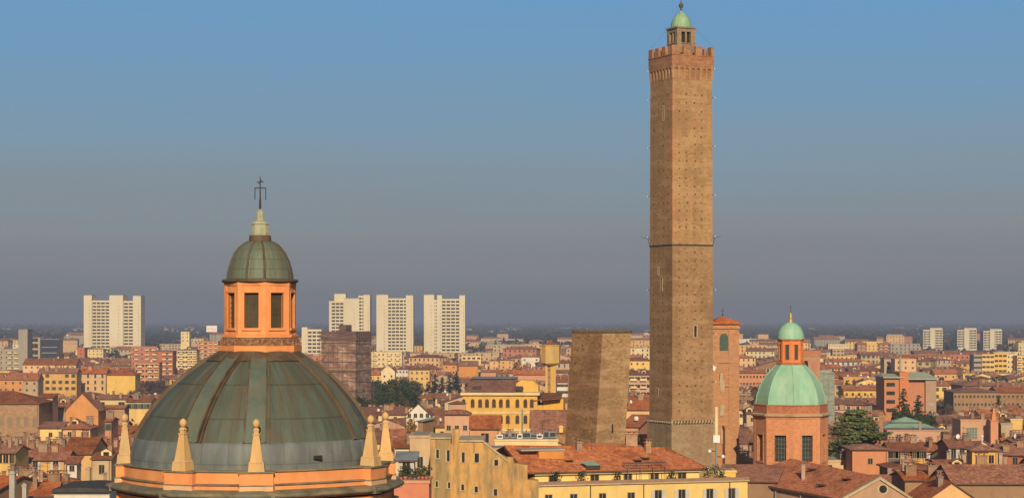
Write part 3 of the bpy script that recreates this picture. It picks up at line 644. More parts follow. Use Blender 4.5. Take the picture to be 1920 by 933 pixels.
b = MB().tube((0,0,50.4),(0,0,52.2),.05,.03,5).tube((-.4,0,51.6),(.4,0,51.6),.035,n=4); b.lathe([(.05,50.6),(.2,50.8),(.05,51.0)],8); b.build('cross', iron, rf)
def arch_open(par, x, z, w, h, yy, rz=0, nm='bell_opening', m=None, mf=None):
    b = MB(); 
    def arc(w, h, y0, y1, mi):
        pts = [(-w/2,0),(w/2,0),(w/2,h-w/2)]+[(w/2*math.cos(a), h-w/2+w/2*math.sin(a)) for a in [math.pi*k/10 for k in range(1,10)]]+[(-w/2,h-w/2)]
        b.ext([(px, pz+z) for px, pz in pts], y0, y1, mi)
    arc(w+.3, h+.15, yy-.09, yy+.05, 0); arc(w, h, yy-.12, yy+.1, 1)
    o = b.build(nm, [mf or stone, m or dark], par); o.rotation_euler.z = R(rz); o.location = (x*math.cos(R(rz)), x*math.sin(R(rz)), 0); return o
netg = mat('green_netting', [(.04,.07,.055), (.09,.13,.10)], 3)
arch_open(bt, -.38, 44.1, 1.7, 3.2, -2.5, m=netg, mf=tbr); arch_open(bt, 0, 44.1, 1.7, 3.2, -2.5, 90, m=netg, mf=tbr)
PROT.append((1330, 1388, 868, YB-5)); FOOT.append((X(1355,YB), YB, 6))
fa = empty('church_front', (X(1347,372), 372, 0), 8, 'pale scrolled brick church front between the tall tower and the bell tower', 'church')
b = MB(); b.ext([(-3.2,0),(1.2,0),(1.2,32),(.9,35.2),(.35,37.6),(-.2,39.8),(-.9,40.6),(-3.2,43.6)], -.6, 5, 0); b.build('facade', tbr, fa)
b = MB(); b.ext([(-3.2,42.9),(-.9,40.6),(-.5,41.3),(-1.5,42.0),(-2.3,44.5),(-3.2,46.2)], -.5, 1.5, 0); b.build('white_gable_scroll', whitep, fa)
b = MB(); b.ext([(.2,36.9),(.9,36.9),(1.0,38.6),(.55,39.3),(.65,40.2),(.2,40.5),(.05,38.8)], -.75, -.3, 0); b.build('stone_ornament', stone, fa); MB().box(.1,.9,-.8,-.3,32.6,34.6,0).build('stone_panel', stone, fa); MB().box(.3,1.1,-.82,-.3,27.5,30.4,0).build('stone_panel', stone, fa)
b = MB().box(.6,1.7,-2.6,-.7,0,30.5); b.box(.5,1.8,-2.7,-.6,30.5,30.8); b.build('buttress', tbr, fa)
# ------------------------------------------------------------------ green domed church at the right
YC = 372.0; kc = F/YC
ch = empty('domed_church', (X(1482.5,YC), YC, 0), -7.7, 'smaller bright green copper dome on an octagonal brick drum, right of the tall tower', 'church')
rbk = mat('red_orange_brick', [(.44,.17,.075), (.56,.24,.11), (.62,.30,.15)], 1.6, (1,1,2), .93, big=(.3,(1,1,.5),.4), bigc=(.50,.26,.14), bump=.12)
rband = mat('dark_red_band', [(.28,.10,.055), (.40,.15,.075), (.46,.20,.10)], 1.6, (1,1,1), .93, bump=.25)
rd = 6.7
off = -17.0
octa_lantern(ch, 0, rd, 22.6, 33.2, 24.6, 29.3, 2.15, rbk, glz, off, recess=.7, pil=.10)
A0_ = R(off-22.5); A1_ = A0_+2*math.pi
b = MB(); b.lathe([(rd+.35,22.0),(rd+.35,23.2),(rd+.1,23.3)], 8, smooth=False, a0=A0_, a1=A1_); b.build('drum_plinth', rbk, ch)
b = MB(); b.lathe([(rd,32.2),(rd+.12,32.3),(rd+.12,32.45),(rd+.3,32.55),(rd+.55,32.7),(rd+.6,32.95),(rd+.1,33.1)], 8, smooth=False, a0=A0_, a1=A1_, mf=lambda j,i: 1 if j>3 else 0); b.build('drum_cornice', [rbk, stone], ch)
b = MB(); b.lathe([(rd-.05,33.0),(rd-.05,34.5),(rd+.05,34.55),(rd+.05,34.68),(rd-.5,34.72)], 8, smooth=False, a0=A0_, a1=A1_); b.build('brick_band', rband, ch)
pat = mat('verdigris_copper', [(.21,.42,.27), (.28,.49,.34), (.34,.53,.38)], .5, (1,1,.35), .55, big=(.5,(1,1,.12),.5), bigc=(.31,.38,.20), bump=.15, more=[((.8,(1,1,.08),.4,.52,.6),(.22,.36,.30))])
rq = rd-.15
dp = [(rq-.25,34.6),(rq-.3,35.3),(rq-.5,36.4),(rq-.85,37.5),(rq-1.35,38.6),(rq-2.0,39.7),(rq-2.8,40.6),(rq-3.5,41.25),(2.6,41.75),(2.3,41.85)]
b = MB(); b.lathe(dp, 8, smooth=False, a0=A0_, a1=A1_)
b.build('dome', pat, ch)
for i in range(8):
    t = A0_+i*math.pi/4; rb = MB()
    for (r0,z0),(r1,z1) in zip(dp, dp[1:-1]): rb.tube((r0*math.sin(t), -r0*math.cos(t), z0), (r1*math.sin(t), -r1*math.cos(t), z1), .09, n=5)
    rb.build('dome_rib', pat, ch)

b = MB(); b.lathe([(2.3,41.75),(2.6,41.8),(2.6,42.1),(2.25,42.2)], 8, smooth=False, a0=A0_, a1=A1_); b.build('lantern_base', rband, ch)
lb = mat('lantern_red_render', [(.58,.18,.055), (.70,.25,.085)], 1.2)
octa_lantern(ch, 0, 2.25, 42.1, 46.2, 42.7, 45.4, .72, lb, glz, off, recess=.2, pil=.13)
b = MB(); b.lathe([(2.2,46.0),(2.45,46.2),(2.5,46.4),(2.1,46.5)], 8, smooth=False, a0=A0_, a1=A1_); b.build('lantern_eave', rband, ch)
b = MB(); b.lathe([(2.42,46.4),(2.42,46.9),(2.25,47.7),(1.85,48.5),(1.25,49.1),(.5,49.45),(.3,49.5)], 32, smooth=True); b.build('lantern_dome', pat, ch)
gold = mat('gilded_finial', [(.40,.26,.07), (.55,.38,.12)], 3, rough=.45, metal=.3)
b = MB(); b.lathe([(.35,49.4),(.38,49.8),(.18,49.95),(.35,50.2),(.3,50.6),(.12,50.8),(.2,51.0),(.05,51.2)], 12); b.build('finial', gold, ch)
MB().tube((0,0,51.0),(0,0,52.6),.05,.03,5).tube((-.35,0,52.1),(.35,0,52.1),.03,n=4).build('cross', iron, ch)
b = MB(); b.lathe([(rd+2.0,21.2),(rd+.2,22.4)], 8, smooth=False, a0=A0_, a1=A1_); b.lathe([(rd+2.0,0),(rd+2.0,21.2)], 8, smooth=False, a0=A0_, a1=A1_, m=1); b.build('skirt_roof', [T['red'], rbk], ch)
PROT.append((1410, 1556, 880, YC-8)); FOOT.append((X(1482.5,YC), YC, 11))
# ------------------------------------------------------------------ yellow water-tank tower
YW = 600.0
wt = empty('tank_tower', (X(1032.5,YW), YW, 0), 0, 'yellow octagonal tank raised on a tall shaft left of the leaning tower', 'water tower')
ym = mat('yellow_tank_render', [(.50,.30,.085), (.60,.38,.11)], .5, (1,1,.4), big=(.3,(1,1,.6),.6), bigc=(.36,.29,.17))
b = MB(); b.lathe([(1.2,36.3),(2.2,36.7),(2.85,37.2),(2.85,42.2),(3.05,42.3),(3.0,42.5)], 8, smooth=False, a0=R(12), a1=R(372)); b.build('tank', ym, wt)
b = MB(); b.lathe([(3.0,42.5),(1.3,43.0),(.6,43.2),(.6,43.9),(.1,44.1)], 8, smooth=False, a0=R(12), a1=R(372)); b.build('tank_lid', T['brown'], wt)
b = MB(); b.box(-.1,1.5,-1.0,1.0,0,36.8); b.box(-1.6,-.9,-1.0,1.0,0,36.8)
b.build('shaft', ym, wt)
b = MB(); b.box(-.9,-.1,-.4,.4,0,36.8)
for i in range(14): b.box(-1.2,-.05,-.8,-.4,8+2.1*i,8.3+2.1*i)
b.build('stair_core', M['brown'], wt)
PROT.append((1012, 1053, 770, YW)); FOOT.append((X(1032,YW), YW, 5))
# ------------------------------------------------------------------ wrapped tower block
YS = 900.0; ws = F/YS
sx = empty('wrapped_block', (X(646,YS), YS+10, 0), -20, 'tall brown block wrapped in torn scaffold sheeting behind the big church dome', 'building')
shm = mat('torn_sheeting', [(.13,.07,.055), (.30,.18,.13), (.58,.44,.31)], .45, (.45,.45,2.6), .9, big=(.16,(1,1,1),.7,.45,.55), bigc=(.18,.09,.065), more=[((.3,(1,1,1),.6,.52,.6),(.10,.06,.06))])
b = MB(); b.box(-8.2,8.2,-8.2,8.2,0,40.6); b.build('sheeted_wall', shm, sx)
b = MB(); b.box(-8.6,8.6,-8.6,8.6,40.6,44.6); b.box(-2.2,1.2,-3,3,44.6,47.5); b.build('top_storeys', mat('dark_sheeting', [(.06,.035,.035), (.13,.075,.065), (.2,.13,.11)], .3, (.4,.4,3), .9), sx)
b = MB()
for s in range(2):
    for z in [4.2*i+2 for i in range(10)]:
        if s == 0: b.tube((-9.0,-9.0,z),(9.0,-9.0,z),.12,n=4)
        else: b.tube((9.0,-9.0,z),(9.0,9.0,z),.12,n=4)
    for i in range(9):
        t = -9+18*i/8
        if s == 0: b.tube((t,-9.0,0),(t,-9.0,45),.1,n=4)
        else: b.tube((9.0,t,0),(9.0,t,45),.1,n=4)
for i in range(6):
    zz = 2+7*i; b.tube((-9.0,-9.02,zz),(-4.5,-9.02,zz+6),.08,n=3)
b.build('scaffold', mat('scaffold_steel', [(.13,.10,.085),(.22,.18,.15)], 1, metal=.2), sx)
b = MB().box(-8.9,8.9,-8.75,-8.3,27.6,28.3).box(8.3,8.75,-8.3,8.9,27.6,28.3); b.build('working_deck', M['brown'], sx)
PROT.append((596, 692, 745, YS)); FOOT.append((X(646,YS), YS+10, 13))
# ================================================================== CITY, by measurement
# ------------------------------------------------------------------ tall white office towers far off
towerw = mat('pale_concrete', [(.60,.52,.35), (.68,.60,.43)], .05, (1,1,.5), big=(.03,(1,1,.3),.4), bigc=(.52,.42,.27))
def office(x0, x1, ytop, ybot, Y, segs, label, rz=0, group='white office towers on the horizon', d=24):
    """segs: list of (u0,u1,ytop,kind,front) fractions across the block; kind 'c' plain core, 'g' gridded window bay"""
    w = (x1-x0)*Y/F; e = empty('office_tower', (X((x0+x1)/2, Y), Y+d/2, 0), rz, label, 'tower block', group)
    for u0, u1, yt, kind, fr in segs:
        a, b_ = -w/2+w*u0, -w/2+w*u1; zt = Z(yt, Y); b = MB(); y0 = -d/2-fr
        b.box(a, b_, y0, d/2, 0, zt, 0)
        if kind == 'c':
            if b_-a > 6:
                b.box((a+b_)/2-.5, (a+b_)/2+.5, y0-.15, y0+.1, 6, zt-6, 0); b.box(a+.1, b_-.1, y0+.6, d/2-.5, zt, zt+.8, 1)
            nz_ = int(zt/4)
            for j in range(2, nz_-2): b.box(a+(b_-a)*.66, a+(b_-a)*.66+.8, y0-.06, y0+.1, j*4, j*4+1.5, 1)
        elif kind == 'g':
            nf = int((zt-3)/3.9); nc = max(2, int((b_-a)/4.4)); cw = (b_-a)/nc
            b2 = MB()
            for j in range(nf):
                z = zt-2.6-j*3.9
                if z < 2: break
                for i in range(nc):
                    b2.box(a+cw*i+.5, a+cw*(i+1)-.5, y0-.12, y0+.1, z-1.6, z+.2, 0)
            for i in range(nc+1): b2.box(a+cw*i-.28, a+cw*i+.28, y0-.8, y0+.05, 0, zt, 1)
            for j in range(nf): b2.box(a, b_, y0-.5, y0+.05, zt-2.6-j*3.9+.6, zt-2.6-j*3.9+1.5, 1)
            b2.build('window_bay', [glass, towerw], e)
        b.build('core' if kind == 'c' else 'floors', [towerw, concrete], e)
    PROT.append((x0, x1, ybot, Y)); return e
office(158, 265, 554, 650, 2400, [(0,.14,554,'c',3),(.14,.52,563,'g',0),(.45,.69,554,'c',4),(.69,.86,564,'g',0),(.86,1,555,'c',3)], 'widest pale office tower, with three raised cores, far left on the horizon')
office(617, 694, 552, 652, 2350, [(0,.12,564,'c',0),(.06,.36,564,'g',1),(.12,.40,551,'c',-4),(.36,.74,560,'c',3),(.72,.88,554,'g',0),(.84,1,553,'c',2)], 'pale stepped office tower standing directly above the wrapped brown block')
office(706, 775, 554, 660, 2350, [(0,.32,553,'c',2),(.30,.84,559,'g',0),(.80,1,554,'c',2)], 'pale office tower second from the right of the four big ones')
office(795, 872, 554, 663, 2320, [(0,.25,553,'c',2),(.25,.32,562,'g',0),(.32,.44,553,'c',2),(.42,.88,560,'g',0),(.86,1,554,'c',2)], 'pale office tower nearest the yellow tank tower, lit bright cream')
for x0, x1, yt, yb, lb_ in ((1731,1766,615,658,'leftmost of the three slim pale towers on the right horizon'),(1795,1830,615,660,'middle of the three slim pale towers on the right horizon'),(1844,1877,617,660,'rightmost and dullest of the three slim pale towers on the right horizon')):
    office(x0, x1, yt, yb, 3300, [(0,.4,yt+3,'g',0),(.35,1,yt,'c',3),(.62,1,yt+1,'g',4)], lb_, group='slim towers on the right horizon', rz=0)
office(566, 602, 615, 665, 2100, [(0,.3,613,'c',2),(.3,1,617,'g',0)], 'low pale office slab between the church lantern and the wrapped block', group='pale office slabs')
# ------------------------------------------------------------------ left side
H(-60,80,757,733,826,25,'brown brick palace with hipped tiled roof and tall blind windows at left edge','brick','hip','brown',d=18,wins='blind',rows=1,cols=9,first=6.6,cat='palace',name='palace',wmat=mat('brown_palace_brick',[(.25,.15,.09),(.34,.21,.12),(.40,.26,.16)],1,(1,1,2),big=(.2,(1,1,.5),.4),bigc=(.27,.17,.1)),chims=0,sides=False)
H(-20,48,711,699,731,19,'bright orange row house with pale downpipes behind the brown palace','orange','gable','red',d=14,rows=2,wins='small')
H(46,74,712,700,742,19,'narrow tan house between the orange row house and the chimney-topped one','beige','gable','red',d=12,rows=3,wins='small')
H(73,146,699,690,745,21,'long ochre house with a whole row of chimneys along its roof','ochre','gable','brown',d=12,chims=9,rows=3)
H(147,201,700,690,735,20,'tan and orange house with grey shutters left of the yellow cube house','peach','gable','red',d=12,rows=3,wins='white')
H(203,256,703,689,741,20,'clean yellow cube house with a pyramid tiled roof left of the big dome','yellow','hip','red',d=15,rows=0,chims=1,extra=False)
H(-10,40,655,655,693,22,'grey apartment block with small windows at the far left','grey','flat','flat',Y=1350,d=15,rows=5,wins='small',chims=0,cat='apartment block',name='apartment_block')
H(37,54,618,618,690,40,'tall plain concrete slab tower beside the grey apartment block','grey','flat','flat',Y=1330,d=14,rows=0,chims=0,extra=False,cat='tower',name='slab_tower')
H(55,77,634,634,672,35,'grey stair block with slanted openings left of the dark glass office','grey','flat','flat',Y=1450,d=12,rows=4,cols=1,wins='wide',chims=0,extra=False,cat='car park',name='stair_block',wsc=2.4,step=4.5)
e_ = H(78,112,636,636,671,30,'dark blue glass office block beside the grey stair block','grey','flat','metal',Y=1450,d=14,rows=0,chims=0,extra=False,cat='office',name='glass_office',wmat=mat('dark_blue_glass',[(.018,.024,.045),(.035,.042,.07)],.1,rough=.3,spec=.5))
for z in (22, 26, 30): MB().box(-5.5, 5.5, -7.25, -7.0, z, z+.5).build('floor_band', M['grey'], e_)
H(46,145,683,672,698,22,'long low house under a wide reddish tiled roof below the glass office','peach','gable','brown',d=16,rows=1,wins='small')
H(112,146,637,634,662,20,'small pale peach house right of the dark glass office','peach','gable','brown',d=12,rows=2,wins='small')
H(143,195,654,652,672,20,'cream apartment house just beneath the widest office tower','cream','hip','flat',d=14,rows=3,cols=7,wins='small',cat='apartment block',name='apartment_block')
H(146,160,652,650,672,22,'small brick-red block left of the cream apartment house','rust','flat','flat',Y=1750,d=12,rows=3,wins='small',chims=0)
H(248,296,650,650,688,32,'tall rust red apartment block with balconies left of its wider neighbour','rust','flat','flat',Y=1500,d=14,rows=5,cols=6,wins='small',chims=0,cat='apartment block',name='apartment_block')
H(283,326,658,655,702,30,'wide rust red apartment block with one pale stripe of windows left of the big dome','rust','hip','flat',Y=1420,d=14,rows=7,cols=2,wins='wide',chims=0,cat='apartment block',name='apartment_block')
H(255,300,680,680,712,22,'low red house with cream balconies in front of the rust red apartments','salmon','flat','flat',Y=1300,d=12,rows=4,cols=5,wins='wide',chims=0,cat='apartment block',name='apartment_block')
H(334,370,656,653,692,30,'cream apartment block with balconies touching the big dome outline','cream','hip','metal',Y=1480,d=14,rows=7,cols=5,wins='wide',chims=0,cat='apartment block',name='apartment_block')
H(340,356,622,620,646,25,'pale slender block rising above the roofs left of the church lantern','cream','flat','flat',Y=2000,d=12,rows=3,cols=2,wins='small',chims=0,cat='apartment block',name='apartment_block')
H(300,345,645,642,662,20,'long low pale building between the apartments left of the church lantern','beige','flat','flat',d=12,rows=2,wins='wide',chims=0)
H(372,410,640,640,668,27,'pink and white block carrying a rooftop sign left of the church lantern','salmon','flat','flat',Y=1800,d=12,rows=4,cols=4,wins='wide',chims=0,cat='apartment block',name='apartment_block')
sg = empty('rooftop_sign', (X(397,1805), 1805, Z(622,1805)), 0, 'small red and white sign frame on a roof left of the church lantern', 'sign')
b = MB(); ww_ = 20*1805/F; b.box(-ww_/2, ww_/2, -.2, .2, 0, 5.6, 0); b.box(-ww_/2+.5, ww_/2-.5, -.28, .25, 1.2, 4.0, 1); b.build('sign_panel', [whitep, mat('sign_red',[(.5,.08,.06)],1)], sg)
b = MB(); [b.box(x-.15, x+.15, -.15, .15, -8.5, .0) for x in (-3,0,3)]; b.build('sign_frame', iron, sg)
H(128,188,768,737,768,22,'bright orange gabled house with a grey band up its middle','orange','gablef','red',Y=620,d=12,rows=0,chims=1,extra=False)
H(76,101,745,738,767,24,'small orange house corner behind the brown palace roof','orange','shed','red',Y=650,d=8,rows=0,chims=0)
H(184,240,748,740,766,21,'cream house with dark openings right of the orange gabled house','cream','gable','brown',d=11,rows=1,wins='wide')
H(92,236,765,760,795,21,'long windowless brown wall building under a thin tiled roof left of the dome','beige','gable','red',d=8,rows=0,chims=0,extra=False,wmat=mat('long_wall_brown',[(.33,.20,.12),(.39,.25,.15)],.4,big=(.1,(1,1,.6),.4),bigc=(.32,.22,.15)))
H(84,96,768,766,790,21,'slim yellow house squeezed between the palace and the long brown wall','yellow','flat','flat',Y=655,d=6,rows=0,chims=0,extra=False)
H(240,286,753,746,776,22,'pale yellow house with dark shutters right beside the big dome','yellow','gable','brown',d=11,rows=1,cols=4,wins='green')
H(77,118,802,791,812,22,'yellow house with lean-to tiled roof against the brown palace','yellow','shed','brown',Y=560,d=7,rows=1,wins='small',chims=0)
H(122,173,804,789,814,21,'low orange house with pyramid roof before the long brown wall','peach','hip','red',Y=545,d=11,rows=1,wins='bare')
H(-12,35,849,836,878,24,'yellow balcony house with rust red terrace band at the left edge','yellow','gable','mix',Y=400,d=11,rows=2,cols=4,wins='bare',first=1.9,step=4.1)
H(52,129,862,846,882,23,'ochre house with a small white-shuttered window at the end of its wall','ochre','gable','red',Y=415,d=10,rows=1,cols=2,wins='white',first=1.9)
H(126,180,850,821,858,23,'broad plain tiled roof with two tiny skylights above the white dormer','peach','gable','mix',Y=430,d=18,rows=0,chims=0)
H(128,146,868,856,874,24,'little white attic house with a dark window below the broad tiled roof','white','shed','mix',Y=402,d=4,rows=1,cols=1,wins='small',first=1.5,chims=0,extra=False)
H(178,214,860,848,902,24,'grey-beige narrow house with a tall doorway just left of the big dome drum','beige','gable','mix',Y=395,d=11,rows=2,cols=1,wins='plain',first=2.8)
H(200,212,790,784,830,22,'salmon house strip peeking out left of the big dome','salmon','gable','red',Y=560,d=10,rows=1,cols=1)
H(-30,48,918,893,933,26,'red-roofed house in the bottom left corner','brown','gable','fresh',Y=300,d=15,rows=0,chims=1,rz=-12)
H(44,112,930,905,933,26.5,'red-roofed house with a pale chimney along the bottom left','brown','gable','fresh',Y=288,d=13,rows=0,chims=2,rz=8)
e_ = H(110,214,926,926,933,27,'dark curved canopy over a pale top storey beside the dome cornice','white','flat','metal',Y=270,d=12,rows=0,chims=0,extra=False,cat='building',name='canopy_building')
b = MB(); b.ext([(-3.9,0),(3.9,0),(3.6,.45),(0,.62),(-3.6,.45)], -6.9, 6, 0); o_ = b.build('canopy', mat('dark_canopy',[(.04,.037,.035),(.075,.068,.062)],1), e_, (0,0,27.4))
o_.location.z = Z(926,270)+.36
def stack(px, y0, y1, Y, w, label, m=None, cap=True):
    z0, z1 = 0, Z(y0, Y); e = empty('chimney_stack', (X(px,Y), Y, 0), rnd.uniform(-10,10), label, 'chimney')
    wm = w*Y/F; b = MB(); b.frust(wm*1.05, wm*.85, 0, z1-.4); b.build('shaft', m or chim, e)
    b = MB(); b.box(-wm*.55,wm*.55,-wm*.55,wm*.55,z1-.4,z1-.2); b.box(-wm*.35,wm*.35,-wm*.35,wm*.35,z1-.2,z1); b.build('cap', m or chim, e); PROT.append((px-w/2, px+w/2, y1, Y-4)); return e
stack(165, 874, 922, 300, 10, 'tall tapering tan chimney above the dark canopy', M['beige'])
stack(24, 882, 918, 290, 12, 'squat grey chimney block with a ragged top in the bottom left corner', concrete)
stack(46, 905, 933, 282, 9, 'pale chimney rising between the two red roofs at bottom left', concrete)
stack(1652, 772, 815, 470, 9, 'slim brick chimney right of the big cedar', M['brick'])
# ------------------------------------------------------------------ behind the dome and round the yellow palace
H(692,754,660,657,688,24,'pale yellow apartment blocks stepped behind the garden trees','cream','flat','flat',Y=1500,d=14,rows=4,cols=8,wins='small',chims=0,cat='apartment block',name='apartment_block')
H(715,741,695,684,706,18,'cream cottage with a gable facing the church, above the garden trees','cream','gablef','brown',Y=1180,d=12,rows=2,cols=2,wins='small',first=3.6)
H(742,766,692,688,706,18,'pinkish white house with two rows of windows above the garden trees','white','gable','brown',d=10,rows=2,cols=4,wins='small',first=2.2)
H(768,806,693,688,724,20,'tall pale yellow house with small windows behind the dark firs','yellow','hip','brown',d=13,rows=5,cols=4,wins='small')
H(690,716,702,694,716,18,'low yellow house under a red roof left of the cream cottage','yellow','gable','red',d=10,rows=1,wins='small')
H(831,857,683,677,696,20,'orange house block left of its taller orange neighbour, behind the palace','orange','gable','brown',d=12,rows=2,wins='small')
H(861,896,685,676,706,20,'plain deep orange house just above the grey palace roof','orange','gable','brown',d=12,rows=0,chims=1)
H(866,902,667,665,684,22,'cream rooftop building with two pale tiers above the orange houses','cream','flat','flat',Y=1520,d=12,rows=1,wins='wide',chims=0)
H(918,935,676,673,692,19,'small peach house left of the lone dark tree','peach','hip','brown',d=10,rows=2,wins='small')
H(938,962,675,672,692,19,'small peach house right of the lone dark tree','peach','hip','brown',d=10,rows=2,wins='small')
H(902,930,697,693,708,19,'salmon shed with a flat front above the palace roof','salmon','gable','red',d=10,rows=0,chims=0)
H(962,1022,702,694,712,19,'long bright red roof left of the yellow tank tower','salmon','gable','fresh',d=12,rows=0,chims=1)
H(1044,1064,716,706,744,18,'grey-white house with large openings behind the tank tower shaft','white','gable','brown',d=12,rows=3,cols=3,wins='wide')
# yellow palace with arched windows
YP = 545; xp = X(945, YP)
pal = empty('arcaded_palace', (X(942,YP), YP+11, 0), -3, 'long yellow palace with two rows of arched windows left of the leaning tower', 'palace')
ypm = plaster('palace_yellow', (.64,.37,.075), .3); w_ = 139*YP/F; zt = Z(738, YP)
b = MB(); b.box(-w_/2, w_/2, -11, 11, 0, zt, 0); b.build('wall', ypm, pal)
b = MB()
for yy in (773, 805): z = Z(yy, YP); b.box(-w_/2-.15, w_/2+.15, -11.2, 11.1, z-.25, z+.2)
b.box(-w_/2-.7, w_/2+.7, -11.8, 11.6, zt-.3, zt+.35); b.build('cornice', M['cream'], pal)
for yy in (757, 787):
    z = Z(yy, YP)-.9
    for px in (876,893,907,920,933,946,959,977,992,1004): inst('window', WIN['archb'], pal, ((px-942)*YP/F*1.0-.4, -11, z), 0, (.66,1,.78))
for px in (945,957,974): inst('window', WIN['small'], pal, ((px-942)*YP/F, -11, Z(819,YP)))
b = MB(); x0, x1 = -w_/2+.3, w_/2-6; zr = Z(709, YP+9)
b.add([(x0,-11,zt+.3),(x1,-11,zt+.3),(x1,0,zr-.1),(x1,7,zr),(x0+1,7,zr),(x0+1,0,zr-.1),(x0,11,zt+.3),(x1,11,zt+.3)], [(0,1,2,5)], 0)
b.add([(x0+1,-1.2,zr-.12),(x1,-1.2,zr-.12),(x1,6,zr+.35),(x0+1,6,zr+.35),(x1,11,zt+.3),(x0,11,zt+.3)], [(0,1,2,3),(3,2,4,5)], 1)
b.add([(x1,-11,zt+.3),(x1,11,zt+.3),(x1,6,zr+.35),(x1,0,zr-.1)], [(0,1,2,3)], 2); b.add([(x0,-11,zt+.3),(x0,11,zt+.3),(x0+1,6,zr+.35),(x0+1,0,zr-.1)], [(0,3,2,1)], 2)
rf_ = b.build('roof', [T['brown'], T['metal'], ypm], pal)
for x in (-6.5, 4.8): MB().ext([(-1.2,0),(1.2,0),(1.0,.9),(-1.0,.9)], 0, 3, 0).build('dormer', [iron], rf_, (x, -8.6, zt+1.0))
b = MB(); b.ext([(0,0),(6,0),(6,1.8),(4.6,3.0),(1.4,3.2),(0,2.2)], -4, 4, 0); b.build('attic_gable', ypm, pal, (x1, 0, zt+.3))
wgx = w_/2+.02
b = MB(); b.box(0,1.4,-10.5,10,0,zt-3,0); b.build('side_wing', ypm, pal, (wgx,0,0))
b = MB(); 
for z in (zt-1.6, zt-5.6): b.add([(-1,-11.4,z),(6.2,-10.2,z+.5),(6.2,8,z+1.3),(-1,8,z+1.3)], [(0,1,2,3)]); b.add([(-1,-11.4,z-.25),(6.2,-10.2,z+.25),(6.2,8,z+1.0),(-1,8,z+1.0)], [(3,2,1,0)]); b.add([(-1,-11.4,z-.25),(6.2,-10.2,z+.25),(6.2,-10.2,z+.5),(-1,-11.4,z)], [(0,1,2,3)])
b.build('balcony_roof', T['brown'], pal, (wgx,0,0))
MB().box(0,5.4,-7.5,10,0,zt-1.5,0).build('rear_wing', ypm, pal, (wgx+1.4,0,0))
PROT.append((858, 1032, 806, YP)); FOOT.append((xp, YP+11, 15))
H(763,808,778,757,784,20,'white gabled house with small square windows left of the brick lookout','white','gablef','brown',Y=600,d=13,rows=1,cols=4,wins='small',first=.6,chims=1,extra=False)
e_ = H(800,818,790,782,800,19,'narrow strip of green sheet roof beside the white gabled house','brown','shed','copper',Y=570,d=14,rows=0,chims=0,extra=False,rz=-25)
H(817,842,800,770,830,20,'steep brown roof tucked against the brick lookout','yellow','shed','brown',Y=560,d=14,rows=1,wins='small',chims=1)
e_ = H(834,880,777,760,826,28,'pinkish brick lookout tower with three small windows and stepped tiled cap','pink','hip','brown',Y=480,d=6,rows=1,cols=3,wins='small',first=3.6,chims=0,extra=False,cat='tower',name='lookout_tower')
b = MB(); b.box(-1.9,1.9,-1.6,1.6,0,2.2,0); zz_ = Z(770,480); b.build('upper_room', M['pink'], e_, (0,0,zz_-.6))
b = MB(); b.add([(-2.3,-2,0),(2.3,-2,0),(2.3,2,0),(-2.3,2,0),(0,0,.8)], [(0,1,4),(1,2,4),(2,3,4),(3,0,4),(3,2,1,0)]); b.build('upper_roof', T['brown'], e_, (0,0,zz_+1.6))
H(882,937,802,779,828,26,'orange house with one dark square window and red-brown tiled roof','orange','gable','red',Y=455,d=9,rows=1,cols=1,wins='small',first=3.2,chims=0,extra=False,wsc=1.9)
H(996,1062,812,769,818,22,'big plain sloping tiled roof in front of the tank tower','peach','gable','mix',Y=480,d=26,rows=0,chims=0,extra=False)
stack(1052, 797, 832, 440, 8, 'pale yellow chimney at the left foot of the leaning tower', M['yellow'])
e_ = H(928,1046,826,826,842,27,'flat roof terrace full of grey ventilation boxes before the palace','cream','flat','flat',Y=400,d=10,rows=0,chims=0,extra=False,cat='building',name='service_building')
zz_ = Z(826,400)+.4
for i in range(9):
    u = MB(); s1, s2 = rnd.uniform(.9,1.8), rnd.uniform(.7,1.5); u.box(-s1/2,s1/2,-.5,.5,0,s2,0); u.box(-s1/2+.15,s1/2-.15,-.52,-.45,.2,s2-.2,1); u.tube((0,0,s2),(0,0,s2+rnd.uniform(.2,.9)),.12,n=6,m=0)
    inst('ventilation_box', u.build('ventilation_box', [whitep if i % 3 == 0 else T['metal'], iron], link=False).data, e_, (-5.2+i*1.3, -3.2+(i%3)*1.6, zz_))
MB().tube((0,0,0),(0,0,5.5),.15,n=6).tube((-.6,0,5),(.6,0,5),.06,n=4).build('mast', T['metal'], e_, (-.8,1,zz_))
H(908,962,843,838,850,28,'low tan parapet building under the ventilation terrace','beige','flat','flat',Y=345,d=7,rows=0,chims=0,extra=False)
# ------------------------------------------------------------------ near ochre house, long yellow palazzo
YO = 285
def wpx(px, py, Y, x0=0): return (X(px,Y)-x0, Z(py,Y))
oc = empty('old_ochre_house', (X(880,YO), YO, 0), 0, 'weathered ochre house with stained windowed gable wall at bottom centre', 'house'); ox = X(880,YO)
ocm = mat('stained_ochre', [(.40,.23,.075), (.52,.29,.095), (.58,.35,.12)], .8, (1,1,.5), .9, big=(.5,(1,1,.34),.85,.44,.60), bigc=(.27,.20,.10), bump=.2, more=[((1.2,(1,1,.15),.5,.5,.6),(.17,.12,.07))])
b = MB()
b.ext([wpx(807,960,YO,ox), wpx(845,960,YO,ox), wpx(845,822,YO,ox), wpx(807,822,YO,ox)], 0, 11, 0)
b.ext([wpx(861,960,YO,ox), wpx(906,960,YO,ox), wpx(906,829,YO,ox), wpx(890,828,YO,ox), wpx(861,827,YO,ox)], 0, 11, 0)
b.ext([wpx(906,960,YO,ox), wpx(951,960,YO,ox), wpx(951,864,YO,ox), wpx(912,832,YO,ox), wpx(906,830,YO,ox)], 0, .8, 0)
